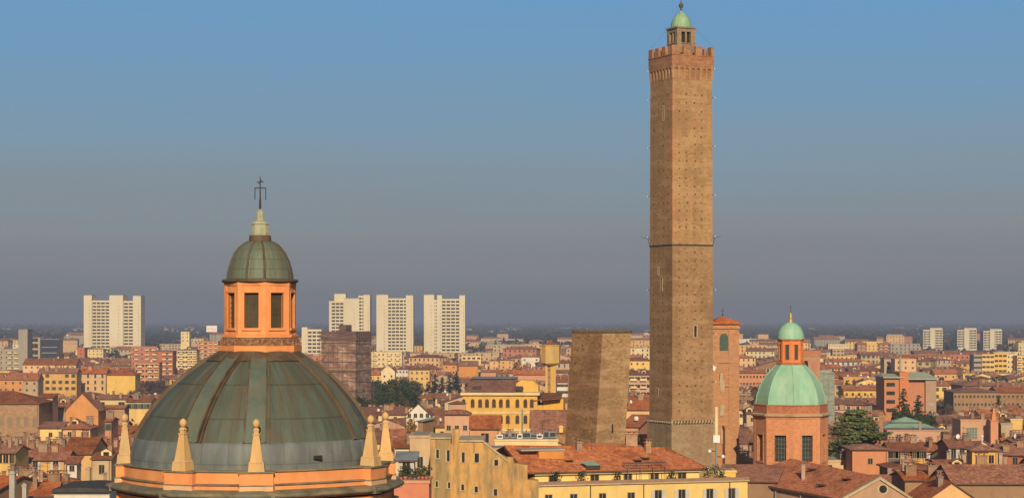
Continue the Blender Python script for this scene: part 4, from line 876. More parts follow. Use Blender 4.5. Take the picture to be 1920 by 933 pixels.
b.ext([wpx(951,960,YO,ox), wpx(989,960,YO,ox), wpx(989,871,YO,ox), wpx(951,866,YO,ox)], 0.05, 2.5, 0)
b.ext([wpx(989,960,YO,ox), wpx(1010,960,YO,ox), wpx(1010,900,YO,ox), wpx(989,899,YO,ox)], 0.1, 2.5, 0)
b.build('wall', ocm, oc)
b = MB(); b.ext([wpx(845,960,YO,ox), wpx(861,960,YO,ox), wpx(861,804,YO,ox), wpx(847,804,YO,ox), wpx(847,830,YO,ox), wpx(845,832,YO,ox)], -.35, 1.2, 0); b.build('wall_chimney', ocm, oc)
b = MB(); b.ext([wpx(951,960,YO,ox), wpx(963,960,YO,ox), wpx(963,856,YO,ox), wpx(951,856,YO,ox)], -.25, 1.2, 0); b.build('wall_chimney', ocm, oc)
b = MB(); b.box(*sorted((wpx(806,0,YO,ox)[0], wpx(846,0,YO,ox)[0])), -.25, 11.1, Z(822,YO), Z(819,YO)); b.box(*sorted((wpx(860,0,YO,ox)[0], wpx(907,0,YO,ox)[0])), -.25, 11.1, Z(827,YO), Z(824,YO))
b.ext([wpx(906,829,YO,ox), wpx(951,864,YO,ox), wpx(951,861,YO,ox), wpx(912,829,YO,ox), wpx(906,826,YO,ox)], -.2, .9, 0); b.build('coping', stone, oc)
for x0_, x1_, y0_, y1_ in ((818,823,842,858),(838,843,843,864),(866,871,847,866),(890,898,849,866),(927,934,861,872),(817,821,901,912),(840,844,903,914),(865,870,907,918),(890,896,911,922),(926,932,916,928)):
    w2, h2 = (x1_-x0_)*YO/F, (y1_-y0_)*YO/F; b = MB(); t = .09
    b.box(-w2/2,w2/2,-.02,.05,0,h2,1); b.box(-w2/2-t*2.2,-w2/2,-.06,.05,0,h2,0); b.box(w2/2,w2/2+t,-.06,.05,0,h2,0); b.box(-w2/2-t*2,w2/2+t*2,-.14,.05,-t*1.4,0,0); b.box(-w2/2-t,w2/2+t,-.07,.05,h2,h2+t,0)
    b.build('window', [stone, dark], oc, (X((x0_+x1_)/2,YO)-ox, -.002, Z(y1_,YO)))
PROT.append((806, 1010, 933, YO-3)); FOOT.append((ox, YO+4, 11))
pz = empty('yellow_palazzo', (X(1008,287), 287, 0), 17, 'long bright yellow palazzo with orange tiled roof and plant-filled attic terrace, bottom centre', 'palazzo')
pzm = plaster('palazzo_yellow', (.74,.50,.14), .15)
zt = Z(909, 287); L = 31.8
zt_pz = zt
b = MB(); b.box(0, L, 0, 16, 0, zt, 0); b.build('lower_wall', pzm, pz)
b = MB(); b.box(-.15, L+.2, -.35, .0, zt-.12, zt+.05); b.box(-.1, L+.1, -.28, -.05, zt+.05, zt+.5, 1); b.build('terrace_parapet', [stone, mat('parapet_brick',[(.22,.13,.09),(.33,.20,.14)],3)], pz)
zw = Z(884.5, 288.5)
b = MB(); b.box(.3, 25.2, 2.2, 15, zt-.01, zw, 0); b.build('attic_wall', pzm, pz)
b = MB(); b.box(.1, 25.6, 1.6, 2.35, zw-.45, zw-.2, 0); b.build('attic_cornice', M['cream'], pz)
def loc_(px, py, Y):      # world point of the pixel at depth Y in the palazzo's frame
    v = Vector((X(px,Y)-pz.location.x, Y-287, 0)); a = R(-17)
    return (v.x*math.cos(a)-v.y*math.sin(a), v.x*math.sin(a)+v.y*math.cos(a), Z(py,Y))
E0 = (-1.2, 1.3, zw); E1 = (26.2, 1.3, zw); zrd = zw+2.35
R0 = loc_(916, 832, 303); R1 = (23.0, 9.5, zrd+.15)
R0 = (R0[0], 9.3, zrd+.9)
th = .22
b = MB()
top_ = [E0, E1, R1, R0]; b.add(top_+[(x,y,z-th) for x,y,z in top_], [(0,1,2,3)], 0); b.add([E0,E1,(E1[0],E1[1],E1[2]-th),(E0[0],E0[1],E0[2]-th)], [(3,2,1,0)], 1)
bk = (26.2, 17.5, zw); b.add([E1, bk, R1], [(0,1,2)], 0); b.add([R0, R1, bk, (-6,17.5,zw)], [(0,1,2,3)], 0)
b.add([E0, R0, (R0[0],R0[1],R0[2]-.5), (E0[0],E0[1],E0[2]-.5)], [(0,1,2,3)], 1)
rfz = b.build('roof', [T['fresh'], fascia], pz)
b = MB(); b.add([(-3.5,9.0,zt),( .3,2.2,zt),(.3,2.2,zw),(-3.5,9.0,zrd+.3)], [(3,2,1,0)]); b.build('gable_wall', ocm, pz)
# ridge cap, skylight dormers, pergola, penthouse box
b = MB().tube(R0, R1, .16, n=6).tube(R1, E1, .13, n=6); b.build('ridge_tiles', T['red'], rfz)
for px, py, w2 in ((1112,875,1.9),): 
    v = loc_(px, py, 291); b = MB(); b.add([(-1,0,.25),(1.1,0,.25),(.5,1.6,.75),(-1.4,1.6,.75)], [(0,1,2,3)], 0); b.add([(-1,0,-.3),(1.1,0,-.3),(1.1,0,.25),(-1,0,.25)], [(0,1,2,3)], 1); b.build('copper_dormer', [T['copper'], iron], rfz, (v[0], v[1], zw+.55))
b = MB(); b.box(-1.9,1.9,-1.0,2.2,-1.2,1.12,0); b.box(-4.6,2.0,-1.2,2.6,1.12,1.32,1); b.box(-4.4,-1.9,.6,2.2,-1.5,1.12,2); v = loc_(1030,850,294.5); b.build('penthouse_box', [M['orange'], concrete, M['tan']], rfz, (v[0], v[1], Z(858,294)))
b = MB(); b.box(-3.8,3.8,-.8,.8,0,.35,0); [b.box(x,x+.8,-.85,-.8,.1,.25,1) for x in (-3.2,-1.6,0,2)]; v = loc_(1150,848,301); b.build('roof_hatch', [T['metal'], iron], rfz, (v[0], v[1], Z(851,301)))
for i, (x, sh_) in enumerate(((1.6,0),(5.3,0),(9.6,0),(13.9,'p'),(18.0,'s'),(21.6,'s'),(25.9,'s'),(29.3,'s'))):
    o_ = inst('window', WIN['white' if sh_ == 's' else 'plain'], pz, (x, 0, zt-3.3), 0, (1,1,1.15))
for x in (3.0, 9.2, 14.2, 18.3, 22.5): inst('window', WIN['plain'], pz, (x, 2.2, zt+.1), 0, (1.2,1,.85))
b = MB()
for x in (7.8, 15.8, 29.0): b.tube((x,-.08,0),(x,-.08,zt-.2),.07,n=6)
b.build('downpipe', iron, pz)
b = MB(); 
for x in (13.6,15.5,17.4,19.3): b.box(x,x+.08,.3,.38,zt,zt+2.6); b.box(x,x+.08,2.1,2.18,zt,zt+2.6)
b.box(13.4,19.6,.25,.33,zt+2.6,zt+2.7); b.box(13.4,19.6,2.0,2.1,zt+2.6,zt+2.7)
for i in range(14): b.box(13.5+i*.45,13.56+i*.45,.1,2.3,zt+2.7,zt+2.76)
b.build('pergola', mat('pergola_wood',[(.12,.09,.08),(.2,.16,.14)],2), pz)
for x_, u_, k_ in ((9.0,.9,0),(19.5,.85,0)):
    inst('chimney', CHM[k_], rfz, (x_, 1.3+8.0*u_, zw+u_*2.4+.1))
for x_, u_ in ((6.2,.45),(16.5,.4),(18.0,.5)): inst('skylight', SKY, rfz, (x_, 1.3+8.0*u_, zw+u_*2.5+.15))
for x_, u_ in ((11.0,.9),(22.5,.85)): inst('aerial', AER, rfz, (x_, 1.3+8.0*u_, zw+u_*2.4+.1))
PROT.append((1008, 1404, 933, 283)); FOOT.append((X(1120,300), 302, 12)); FOOT.append((X(1250,300), 302, 12)); FOOT.append((X(1350,305), 305, 8))
# beige house and pink terrace between the dome and the ochre house
H(770,808,820,820,902,33,'plain beige house with one white-shuttered window left of the stained ochre house','tan','flat','flat',Y=300,d=10,rows=1,cols=1,wins='white',first=4.3,chims=0,extra=False,wsc=.8)
H(742,772,838,826,870,30,'yellowish lean-to wall with a slim pinnacle beside the obelisks','cream','shed','mix',Y=310,d=6,rows=0,chims=1,extra=False)
e_ = H(748,777,863,855,900,29,'small red attic room with a dark blue sheet roof beside the dome cornice','rust','shed','metal',Y=280,d=4,rows=1,cols=1,wins='white',first=2.0,chims=0,extra=False)
e_ = H(700,806,905,905,933,28,'salmon pink building with a planted roof terrace between dome and ochre house','salmon','flat','flat',Y=262,d=8,rows=0,chims=0,extra=False,cat='building',name='terrace_building',wmat=plaster('salmon_pink_render',(.58,.21,.115),.15))
# ------------------------------------------------------------------ between and behind the towers
H(1178,1222,676,668,690,24,'yellow house with a brown roof seen in the gap between the two towers','yellow','hip','brown',Y=1200,d=14,rows=1,wins='small')
H(1178,1222,702,696,738,26,'pink and grey striped apartment block in the gap between the two towers','pink','gable','brown',Y=920,d=13,rows=4,cols=4,wins='wide',cat='apartment block',name='apartment_block')
H(1172,1218,768,752,776,20,'house with dull red roof low in the gap between the two towers','peach','gable','red',Y=600,d=16,rows=0)
H(1165,1224,800,778,815,21,'salmon-walled roof terrace just left of the tall tower foot','salmon','shed','fresh',Y=480,d=16,rows=0,chims=0,rz=-14)
H(1165,1222,838,815,850,27,'dark tiled roof wedged between the feet of the two towers','brown','gable','red',Y=385,d=12,rows=0,chims=0)
H(1060,1200,842,830,852,29,'low red hipped roof with a small white dormer below the leaning tower','brown','hip','fresh',Y=318,d=8,rows=0,chims=1,extra=False)
e_ = H(1384,1434,699,692,722,22,'long salmon red building left of the green dome','salmon','gable','red',Y=1000,d=14,rows=2,cols=8,wins='small')
H(1384,1400,768,762,800,22,'cream house with small dark windows right of the bell tower','cream','gable','brown',Y=650,d=10,rows=3,cols=2,wins='small')
H(1398,1420,775,768,800,20,'tan house half hidden by the green domed church','beige','gable','brown',Y=620,d=10,rows=2,wins='small')
H(1386,1412,830,806,845,21,'low salmon wall under a dark tiled slope left of the green domed church','salmon','shed','mix',Y=500,d=12,rows=0,chims=0)
H(1340,1500,902,872,910,26,'tiled roof spreading at the foot of the green domed church','brown','gable','red',Y=340,d=20,rows=0,chims=0,extra=False,rz=-14)
H(1343,1378,885,883,898,29,'small yellow attic wall with a plant in front beside the yellow palazzo','yellow','flat','flat',Y=318,d=5,rows=0,chims=0,extra=False)
# campanile behind the green dome
cp = empty('brick_belfry', (X(1523,440), 443, 0), 0, 'square tan brick belfry with arched openings peeking out behind the green dome lantern', 'bell tower')
cpm = mat('tan_belfry_brick',[(.33,.18,.10),(.43,.25,.14)],1.5,(1,1,2),bump=.3)
b = MB(); z1 = Z(657,440); b.box(-2.9,1.75,-2.4,2.4,0,z1-.8); b.box(-3.0,1.9,-2.55,2.5,z1-1.1,z1-.8); b.build('shaft', cpm, cp)
MB().box(-3.1,1.95,-2.6,2.6,z1-.8,z1,).build('parapet', M['rust'], cp)
arch_open(cp, .6, z1-5.3, .95, 3.2, -2.4, m=M['rust'], mf=cpm); arch_open(cp, -1.3, z1-5.3, .95, 3.2, -2.4, m=dark, mf=cpm)
MB().tube((0,0,z1),(0,0,z1+1.3),.05,n=5).lathe([(.02,z1+1.2),(.15,z1+1.35),(.02,z1+1.5)],8).build('finial', whitep, cp); PROT.append((1506,1540,705,438)); FOOT.append((X(1523,440),443,4))
gb = empty('scaffolded_building', (X(1550,620), 624, 0), 0, 'grey-green building wrapped in glassy scaffolding right of the green dome', 'building')
gbm = mat('grey_green_netting',[(.14,.19,.16),(.22,.26,.21),(.30,.30,.24)],.6,(1,1,2)); z1 = Z(698,620)
MB().box(-2.4,2.4,-3,3,0,z1).build('netted_wall', gbm, gb); b = MB(); [b.box(-2.5,2.5,-3.2,-3.0,z1-2.1*i-.2,z1-2.1*i) for i in range(12)]; [b.box(x,x+.12,-3.25,-3.05,0,z1) for x in (-2.5,-.8,.8,2.4)]; b.build('scaffold', M['grey'], gb)
MB().lathe([(2.6,z1),(2.0,z1+.5),(.8,z1+.9),(.01,z1+1)],12).build('pale_cap', concrete, gb); PROT.append((1538,1562,760,618)); FOOT.append((X(1550,620),624,5))
# ------------------------------------------------------------------ right side
H(1579,1660,731,722,744,20,'long yellow house with a red-brown roof left of the orange modern block','yellow','gable','red',d=14,rows=1,cols=7,wins='small')
mb_ = empty('modern_block', (X(1706,760), 769, 0), 0, 'orange brick modern block with strip windows and a pale green metal roof', 'apartment block'); k7 = 760/F
def bx(x0_, x1_, y0_, y1_, ya, yb): return ((x0_-1706)*k7, (x1_-1706)*k7, ya, yb, Z(y1_,760), Z(y0_,760))
obk = mat('orange_facing_brick', [(.40,.165,.08),(.50,.22,.11)], .8, bump=.1)
b = MB(); b.box(*bx(1658,1686,708,900,-9,8)); b.build('left_wing', obk, mb_); b = MB(); b.box(*bx(1686,1703,697,900,-10,8)); b.build('stair_tower', mat('strong_orange_brick',[(.48,.16,.065),(.55,.21,.085)],.8), mb_)
b = MB(); b.box(*bx(1703,1735,712,900,-8,8)); b.build('right_wing', obk, mb_); b = MB(); b.box(*bx(1735,1755,711,900,-9.5,8)); b.build('end_wing', mat('grey_brick_panel',[(.33,.22,.15),(.40,.27,.18)],.8), mb_)
for yy in (717, 733, 749, 765):
    bb = MB(); a_ = bx(1662,1678,yy,yy+7,-9.05,-8.8); bb.box(*a_); bb.build('strip_window', glass, mb_)
bb = MB(); bb.box(*bx(1707,1730,722,724,-8.06,-8)); bb.box(*bx(1707,1730,741,743,-8.06,-8)); bb.build('string_course', M['rust'], mb_)
bb = MB(); bb.box(*bx(1740,1751,755,760,-9.6,-9.4)); bb.box(*bx(1741,1749,770,780,-9.6,-9.4)); bb.build('panel_window', M['grey'], mb_)
def slabroof(x0_, x1_, ye, yr, Yf=760):
    b = MB(); z0_ = Z(ye,760); z1_ = Z(yr,768); a_, c_ = (x0_-1706)*k7, (x1_-1706)*k7; q = (c_-a_)*.12
    b.add([(a_,-10.5,z0_),(c_,-10.5,z0_),(c_,9,z0_),(a_,9,z0_),(a_,-10.5,z0_+.4),(c_,-10.5,z0_+.4),(c_,9,z0_+.4),(a_,9,z0_+.4),(a_+q,0,z1_),(c_-q*2,0,z1_)], [(0,1,5,4),(1,2,6,5),(2,3,7,6),(3,0,4,7),(3,2,1,0),(4,5,9,8),(5,6,9),(6,7,8,9),(7,4,8)], 0)
    b.f; return b.build('roof', mat('pale_green_metal',[(.30,.33,.24),(.38,.40,.30)],.4), mb_)
slabroof(1655,1694,708,700); slabroof(1700,1758,711,697); PROT.append((1656,1757,786,750)); FOOT.append((X(1706,760),769,13))
H(1656,1688,674,673,700,26,'tan apartment block left of the grey chimney column','beige','flat','flat',Y=1250,d=13,rows=2,cols=2,wins='wide',chims=0,cat='apartment block',name='apartment_block')
H(1676,1716,673,672,702,26,'bright cream-orange apartment block behind the modern orange block','peach','flat','flat',Y=1230,d=13,rows=2,cols=3,wins='small',chims=0,cat='apartment block',name='apartment_block')
stack(1688, 668, 705, 1180, 4, 'grey concrete chimney column in front of the cream-orange apartments', concrete)
lab5 = iter(('tan end block at the left of the long yellow apartments','bright yellow apartment slab second in the long row at far right','tall yellow slab with a striped middle in the far-right row','pale yellow slab right of the striped one in the far-right row','last yellow slab of the row, cut by the right frame edge'))
for x0_, x1_, yt_, wl in ((1824,1838,665,'grey'),(1839,1862,664,'yellow'),(1862,1886,662,'yellow'),(1886,1905,664,'cream'),(1905,1930,667,'yellow')):
    H(x0_,x1_,yt_,yt_,698,30,next(lab5),wl,'flat','flat',Y=1400+rnd.uniform(-20,20),d=13,rows=6,cols=3,wins='wide' if wl!='cream' else 'small',chims=1,cat='apartment block',name='apartment_block',group='long row of yellow apartments')
H(1560,1582,655,652,668,24,'long pale building on the right-hand horizon beside red brick blocks','beige','flat','flat',Y=2000,d=14,rows=2,wins='wide',chims=0)
for (x0_,x1_,yt_,lb_) in ((1606,1624,641,'dark red hip-roofed tenement on the horizon, left one of the pair'),(1646,1668,640,'dark red hip-roofed tenement on the horizon, right one of the pair')):
    H(x0_,x1_,yt_+4,yt_-2,660,30,lb_,'rust','hip','mix',Y=2200,d=18,rows=4,cols=4,wins='wide',cat='apartment block',name='apartment_block')
H(1552,1590,645,643,656,26,'cream slab with a long flat roof at the right of the green dome','cream','flat','flat',Y=2300,d=14,rows=3,cols=8,wins='small',chims=0,cat='apartment block',name='apartment_block')
H(1799,1872,723,711,735,25,'upper wide brown hipped roof of the institute at far right','brown','hip','brown',Y=920,d=24,rows=0,chims=2,extra=False)
H(1783,1868,735,724,766,24,'big institute block with brown hipped roof and rows of windows at far right','brown','hip','brown',Y=880,d=20,rows=3,cols=12,wins='small')
H(1866,1940,735,725,758,24,'institute wing continuing to the right frame edge','brown','gable','red',Y=890,d=18,rows=2,cols=9,wins='small')
H(1750,1792,700,692,712,18,'orange-roofed low house behind the modern block','peach','gable','fresh',d=14,rows=1,wins='small')
H(1797,1858,788,783,826,24,'pink brick building with a large grid window left of the small pinnacle','pink','flat','brown',Y=520,d=10,rows=0,chims=2,extra=False)
gw = [o for o in COL.objects if o.get('label') == 'pink brick building with a large grid window left of the small pinnacle'][0]
bb = MB(); bb.box(-1.4,1.4,-5.1,-4.9,Z(822,520),Z(801,520),0)
for i in range(5): bb.box(-1.45+.7*i-.04,-1.45+.7*i+.08,-5.16,-5.0,Z(822,520),Z(801,520),1)
for i in range(5): z = Z(822,520)+(Z(801,520)-Z(822,520))*i/4; bb.box(-1.5,1.5,-5.15,-5.0,z-.04,z+.06,1)
bb.build('grid_window', [mat('pale_green_glass',[(.10,.14,.13),(.16,.21,.19)],.5,rough=.3), M['grey']], gw, (-1.3,0,0))
pn = empty('pinnacle_tower', (X(1863,515), 515, 0), 0, 'slender salmon pinnacle tower beside the pink building with the grid window', 'tower')
zp = Z(788,515); MB().box(-.95,.95,-.95,.95,0,zp,).box(-.3,.3,-1.0,-.9,zp-2.4,zp-1,).build('shaft', plaster('pinnacle_salmon',(.56,.24,.12),.2), pn)
MB().box(-1.1,1.1,-1.1,1.1,zp,zp+.2).frust(1.3,.2,zp+.2,zp+3.3).build('spire', M['salmon'], pn); PROT.append((1855,1872,824,512)); FOOT.append((X(1863,515),515,3))
H(1892,1914,787,786,812,24,'bright yellow cube of a house right of the pinnacle tower','yellow','flat','flat',Y=530,d=7,rows=0,chims=0,extra=False)
H(1874,1896,795,792,818,23,'greenish tan wall left of the bright yellow cube house','beige','flat','flat',Y=525,d=7,rows=0,chims=0,extra=False)
H(1660,1775,808,806,822,21,'long brick terrace wall beneath the pale green double roof','pink','flat','flat',Y=540,d=12,rows=0,chims=1,extra=False)
gr = empty('pavilion', (X(1705,560), 566, 0), 0, 'pavilion with a pale green two-tier copper roof in front of the modern block', 'pavilion'); zg = Z(803,560)
MB().box(-7.5,7.5,-6,6,0,zg).build('wall', M['cream'], gr)
MB().add([(-8,-6.6,zg),(8,-6.6,zg),(8,6.6,zg),(-8,6.6,zg),(-4.6,-3,zg+1.3),(4.6,-3,zg+1.3),(4.6,3,zg+1.3),(-4.6,3,zg+1.3)], [(0,1,5,4),(1,2,6,5),(2,3,7,6),(3,0,4,7)]).build('lower_roof', T['copper'], gr)
MB().box(-3.6,3.6,-2.6,2.6,zg+1.2,zg+1.6).build('clerestory', M['cream'], gr)
MB().add([(-4.4,-3.3,zg+1.6),(4.4,-3.3,zg+1.6),(4.4,3.3,zg+1.6),(-4.4,3.3,zg+1.6),(0,0,zg+3)], [(0,1,4),(1,2,4),(2,3,4),(3,0,4),(3,2,1,0)]).build('upper_roof', T['copper'], gr); PROT.append((1660,1756,806,555)); FOOT.append((X(1705,560),566,9))
H(1594,1661,843,831,866,25,'salmon orange house with one dark window in front of the cedar','salmon','hip','mix',Y=400,d=10,rows=1,cols=1,wins='small',first=2.7,chims=0,extra=False,wmat=plaster('bright_salmon',(.60,.24,.11),.15))
H(1664,1730,844,830,858,22,'ochre house with a row of railed windows right of the salmon house','ochre','gable','brown',Y=440,d=10,rows=1,cols=5,wins='wide',first=1.6)
H(1774,1822,839,824,858,22,'rust orange house with white shutters left of the yellow belvedere','rust','gable','brown',Y=440,d=12,rows=1,cols=3,wins='white',first=2.2)
e_ = H(1820,1868,845,831,872,24,'yellow belvedere house with two tall openings and a lamp-like finial','ochre','hip','mix',Y=410,d=5,rows=1,cols=2,wins='bare',first=2.4,chims=0,extra=False)
MB().tube((0,0,0),(0,0,1.3),.1,n=6).lathe([(.02,1.2),(.3,1.3),(.34,1.5),(.02,1.7)],10).build('finial', whitep, e_, (0,0,Z(831,412)))
H(1776,1935,906,872,933,25.5,'long plain reddish roof over a flaking tan wall at the bottom right','brown','gable','mix',Y=330,d=16,rows=1,cols=6,wins='small',first=3.4,chims=3)
fc = empty('gabled_church', (X(1645,322), 322, 0), 0, 'brick church front with a round window in its wide gable, bottom right', 'church'); kq = 322/F
fcm = plaster('church_brick_plaster', (.40,.24,.14), .3); hw_ = 62*kq; za, zb_ = Z(936,322), Z(897,322)
b = MB(); b.ext([(-hw_,0),(hw_,0),(hw_,za),(.4,zb_),(-hw_,za)], 0, 1, 0); b.build('gable_wall', fcm, fc)
b = MB(); 
b.ext([(-hw_-.3,za-.1),(.4,zb_-.1),(hw_+.3,za-.1),(hw_+.3,za+.35),(.4,zb_+.4),(-hw_-.3,za+.35)], -.35, 1.05, 0); b.box(-hw_,hw_,-.25,.02,za-.6,za-.25,0); b.build('raking_cornice', stone, fc)
b = MB(); b.ext([(.62*math.cos(t), .62*math.sin(t)) for t in [2*math.pi*i/16 for i in range(16)]], -.04, .1, 1); b.ext([(.85*math.cos(t), .85*math.sin(t)) for t in [2*math.pi*i/16 for i in range(16)]], -.02, .1, 0); b.build('round_window', [stone, dark], fc, (.9,0,Z(916,322)))
# nave roof running back and to the left towards the drum
b = MB(); rA = (.4, 1, zb_+.3); rB = (-9.5, 30, zb_+1.2)
b.add([(-hw_-.6,.6,za+.1), rA, rB, (-hw_-15,27,za+1.2)], [(0,1,2,3)], 0); b.add([(hw_+.6,.6,za+.1), rA, rB, (hw_-6,27,za+1.2)], [(3,2,1,0)], 0)
b.add([(-hw_-.6,.6,za-.25),(-hw_-.6,.6,za+.1),(-hw_-15,27,za+1.2),(-hw_-15,27,za+.85)], [(3,2,1,0)], 1); b.build('nave_roof', [T['red'], fascia], fc)
b = MB(); b.add([(-hw_,1,0),(-hw_-14.4,27,0),(-hw_-14.4,27,za+1.1),(-hw_,1,za)], [(0,3,2,1)], 0)
b.build('nave_wall', M['pink'], fc)
for i in range(4):
    t = (i+.6)/4.4; bb = MB(); bb.tube((0,0,za-6),(0,0,za),.14,n=6); bb.build('downpipe', T['metal'], fc, (-hw_-14.4*t-.2, 1+26*t-.2, 0))
for i, (t, u) in enumerate(((.3,.35),(.55,.5),(.75,.25),(.2,.7),(.62,.8))):
    a_ = Vector((-hw_-.6,.6,za+.1)).lerp(Vector((-hw_-15,27,za+1.2)), t); c_ = Vector(rA).lerp(Vector(rB), t); p_ = a_.lerp(c_, u)
    if i == 1: inst('chimney', CHM[2], fc, p_)
    else: inst('skylight', SKY, fc, p_, .5)
PROT.append((1450,1712,933,318)); FOOT.append((X(1645,322),330,9)); FOOT.append((X(1580,330),340,8))
H(1728,1824,938,905,938,25,'peach house with a low wide gable at the bottom right','peach','gablef','red',Y=318,d=13,rows=1,cols=3,wins='small',first=2.0,chims=2,extra=False)
H(1690,1760,900,884,912,25,'tiled roof with two tall brick chimneys behind the peach gable','brown','gable','red',Y=345,d=12,rows=0,chims=4)
H(1665,1745,880,862,886,24,'low hipped roof dotted with white dishes right of the salmon house','brown','hip','mix',Y=375,d=12,rows=0,chims=2)
e_ = empty('lamp_mast', (X(1343,306), 306, 0), 0, 'white antenna mast with round lamps beside the bell tower', 'antenna mast')
zm = Z(762,306); MB().tube((0,0,0),(0,0,zm-2),.13,n=8).build('pole', T['metal'], e_); MB().tube((0,0,zm-4.2),(0,0,zm),.3,n=12).build('antenna_housing', M['cream'], e_); MB().box(-.5,.5,-.4,.4,zm-5.3,zm-4.2).build('equipment_box', whitep, e_)
for s_, z_ in ((-1.2,zm-9.2),(-1.0,zm-6.6),(1.0,zm-7.4)): b = MB(); b.tube((0,0,z_),(s_,0,z_),.06,n=5,m=1); b.lathe([(.02,z_-.3),(.28,z_-.12),(.28,z_+.12),(.02,z_+.3)],10,cx=s_); b.build('lamp', [whitep, iron], e_)
PROT.append((1334,1352,868,304))
# ================================================================== TREES
def leafm(name, a, b, c): return mat(name, [a, b, c], .9, (1,1,1), .85, var=.25, coords='pos')
LM = {'fir': leafm('fir_needles', (.010,.022,.014), (.022,.042,.024), (.045,.07,.035)), 'cedar': leafm('cedar_needles', (.03,.045,.016), (.09,.11,.032), (.17,.185,.055)),
      'evergreen': leafm('evergreen_leaves', (.012,.028,.014), (.035,.055,.024), (.075,.09,.035)), 'olive': leafm('olive_leaves', (.03,.035,.014), (.075,.075,.026), (.13,.12,.045)),
      'bare': leafm('bare_twigs', (.06,.042,.038), (.10,.07,.06), (.15,.105,.085)), 'golden': leafm('golden_leaves', (.10,.06,.02), (.22,.13,.03), (.34,.20,.05))}
bark = mat('bark', [(.045,.03,.022), (.09,.065,.05)], 2)
def leafq(b, r, p, s, flat=.0):
    u = Vector((r.gauss(0,1), r.gauss(0,1), r.gauss(0,1)*(1-flat))).normalized(); v = u.orthogonal().normalized(); v.rotate(__import__('mathutils').Quaternion(u, r.uniform(0,6.28)))
    w = u.cross(v); 
    if flat: v = Vector((v.x, v.y, v.z*(1-flat))); w = Vector((w.x, w.y, w.z*(1-flat)))
    b.add([p-v*s-w*s*.6, p+v*s-w*s*.6, p+v*s*.9+w*s*.6, p-v*s+w*s*.7], [(0,1,2,3)])
def tree_mesh(kind, seed):
    r = random.Random(seed); cr, tk = MB(), MB()
    if kind == 'fir':           # height 1 = 20 m, radius 3.4 m
        H_ = 20; tk.tube((0,0,0), (0,0,H_*.97), .35, .05, 6)
        z = 2.2
        while z < H_-.3:
            k = 1-(z/H_); R_ = 3.7*k**.62+.1; n = max(3, int(9*k+3))
            for i in range(n):
                a = r.uniform(0, 6.28); L_ = R_*r.uniform(.6, 1.12); d = Vector((math.cos(a), math.sin(a), -.28))
                if i % 3 == 0: tk.tube((0,0,z), d*L_*.9+Vector((0,0,z)), .06, .02, 4)
                m_ = max(3, int(L_*5))
                for j in range(m_):
                    t = (j+.6)/m_; leafq(cr, r, Vector((0,0,z))+d*L_*t+Vector((r.gauss(0,.16), r.gauss(0,.16), r.gauss(0,.12))), .26+.12*r.random(), .35)
            z += .5
    elif kind == 'cedar':       # broad flat tiers
        H_ = 22; tk.tube((0,0,0), (0,0,H_*.9), .7, .15, 8)
        for t in range(24):
            z = 4+t*.74+r.uniform(-.3,.3); q = (z-4)/17.6; R_ = 8.0*(math.sin(math.pi*(.34+.60*q)))**.8*(1 if q < .75 else 1.0-(q-.75)*1.9)
            for i in range(8):
                a = r.uniform(0,6.28); L_ = R_*r.uniform(.55,1.12); d = Vector((math.cos(a)*L_, math.sin(a)*L_, L_*r.uniform(-.03,.16))); tk.tube((0,0,z-.6), Vector((0,0,z))+d*.95, .14, .03, 4)
                for j in range(7):
                    u = .25+.75*j/6; c = Vector((0,0,z))+d*u; w = 1.6*(1-.4*u)
                    for _ in range(24): leafq(cr, r, c+Vector((r.gauss(0,w*.55), r.gauss(0,w*.55), r.gauss(0,.16))), r.uniform(.2,.42), .55)
    elif kind in ('evergreen', 'olive', 'golden'):
        H_ = 14; tk.tube((0,0,0), (0,0,6), .4, .25, 7)
        cl = []
        for i in range(26):
            a = r.uniform(0,6.28); rr_ = 4.0*r.random()**.5; z = r.uniform(4, 12.6); q = (z-8.2)/4.6
            rr_ *= max(.2, math.sqrt(max(0,1-q*q)))*r.uniform(.8,1.15); c = Vector((rr_*math.cos(a), rr_*math.sin(a), z)); cl.append(c)
            tk.tube((0,0,r.uniform(3,6)), c, .12, .03, 4)
        for c in cl:
            R_ = r.uniform(.8, 1.7)
            for _ in range(70):
                v = Vector((r.gauss(0,1), r.gauss(0,1), r.gauss(0,.8))).normalized()*R_*r.uniform(.55,1.05); leafq(cr, r, c+v, r.uniform(.16,.36))
    else:                       # bare
        H_ = 14; tips = []
        def grow(p, d, L_, w, n):
            q = p+d*L_; tk.tube(p, q, w, w*.65, 4 if n < 3 else 5)
            if n == 0: tips.append(q); return
            for _ in range(3 if n > 1 else 4):
                d2 = (d+Vector((r.gauss(0,.5), r.gauss(0,.5), r.gauss(.05,.32)))).normalized(); grow(q, d2, L_*r.uniform(.6,.82), w*.62, n-1)
            tips.append(q)
        grow(Vector((0,0,0)), Vector((0,0,1)), 3.6, .3, 4)
        for t in tips:
            for _ in range(9):
                d = Vector((r.gauss(0,.6), r.gauss(0,.6), r.gauss(.35,.5))).normalized(); s = d.orthogonal().normalized()*.045; q = t+d*r.uniform(.7,1.7)
                cr.add([t-s, t+s, q+s*.5, q-s*.5], [(0,1,2,3)])
    return (cr.build('crown', LM[kind], link=False).data, tk.build('trunk', bark, link=False).data, H_)
TM = {k: [tree_mesh(k, i*11+3) for i in range(n)] for k, n in (('fir',3),('cedar',1),('evergreen',3),('olive',1),('golden',1),('bare',3))}
TN = {'fir': ('fir_tree','dark fir'), 'cedar': ('cedar_tree','cedar'), 'evergreen': ('evergreen_tree','dark evergreen tree'), 'olive': ('evergreen_tree','olive green tree'), 'golden': ('autumn_tree','golden tree'), 'bare': ('bare_tree','leafless tree')}
trr = random.Random(21)
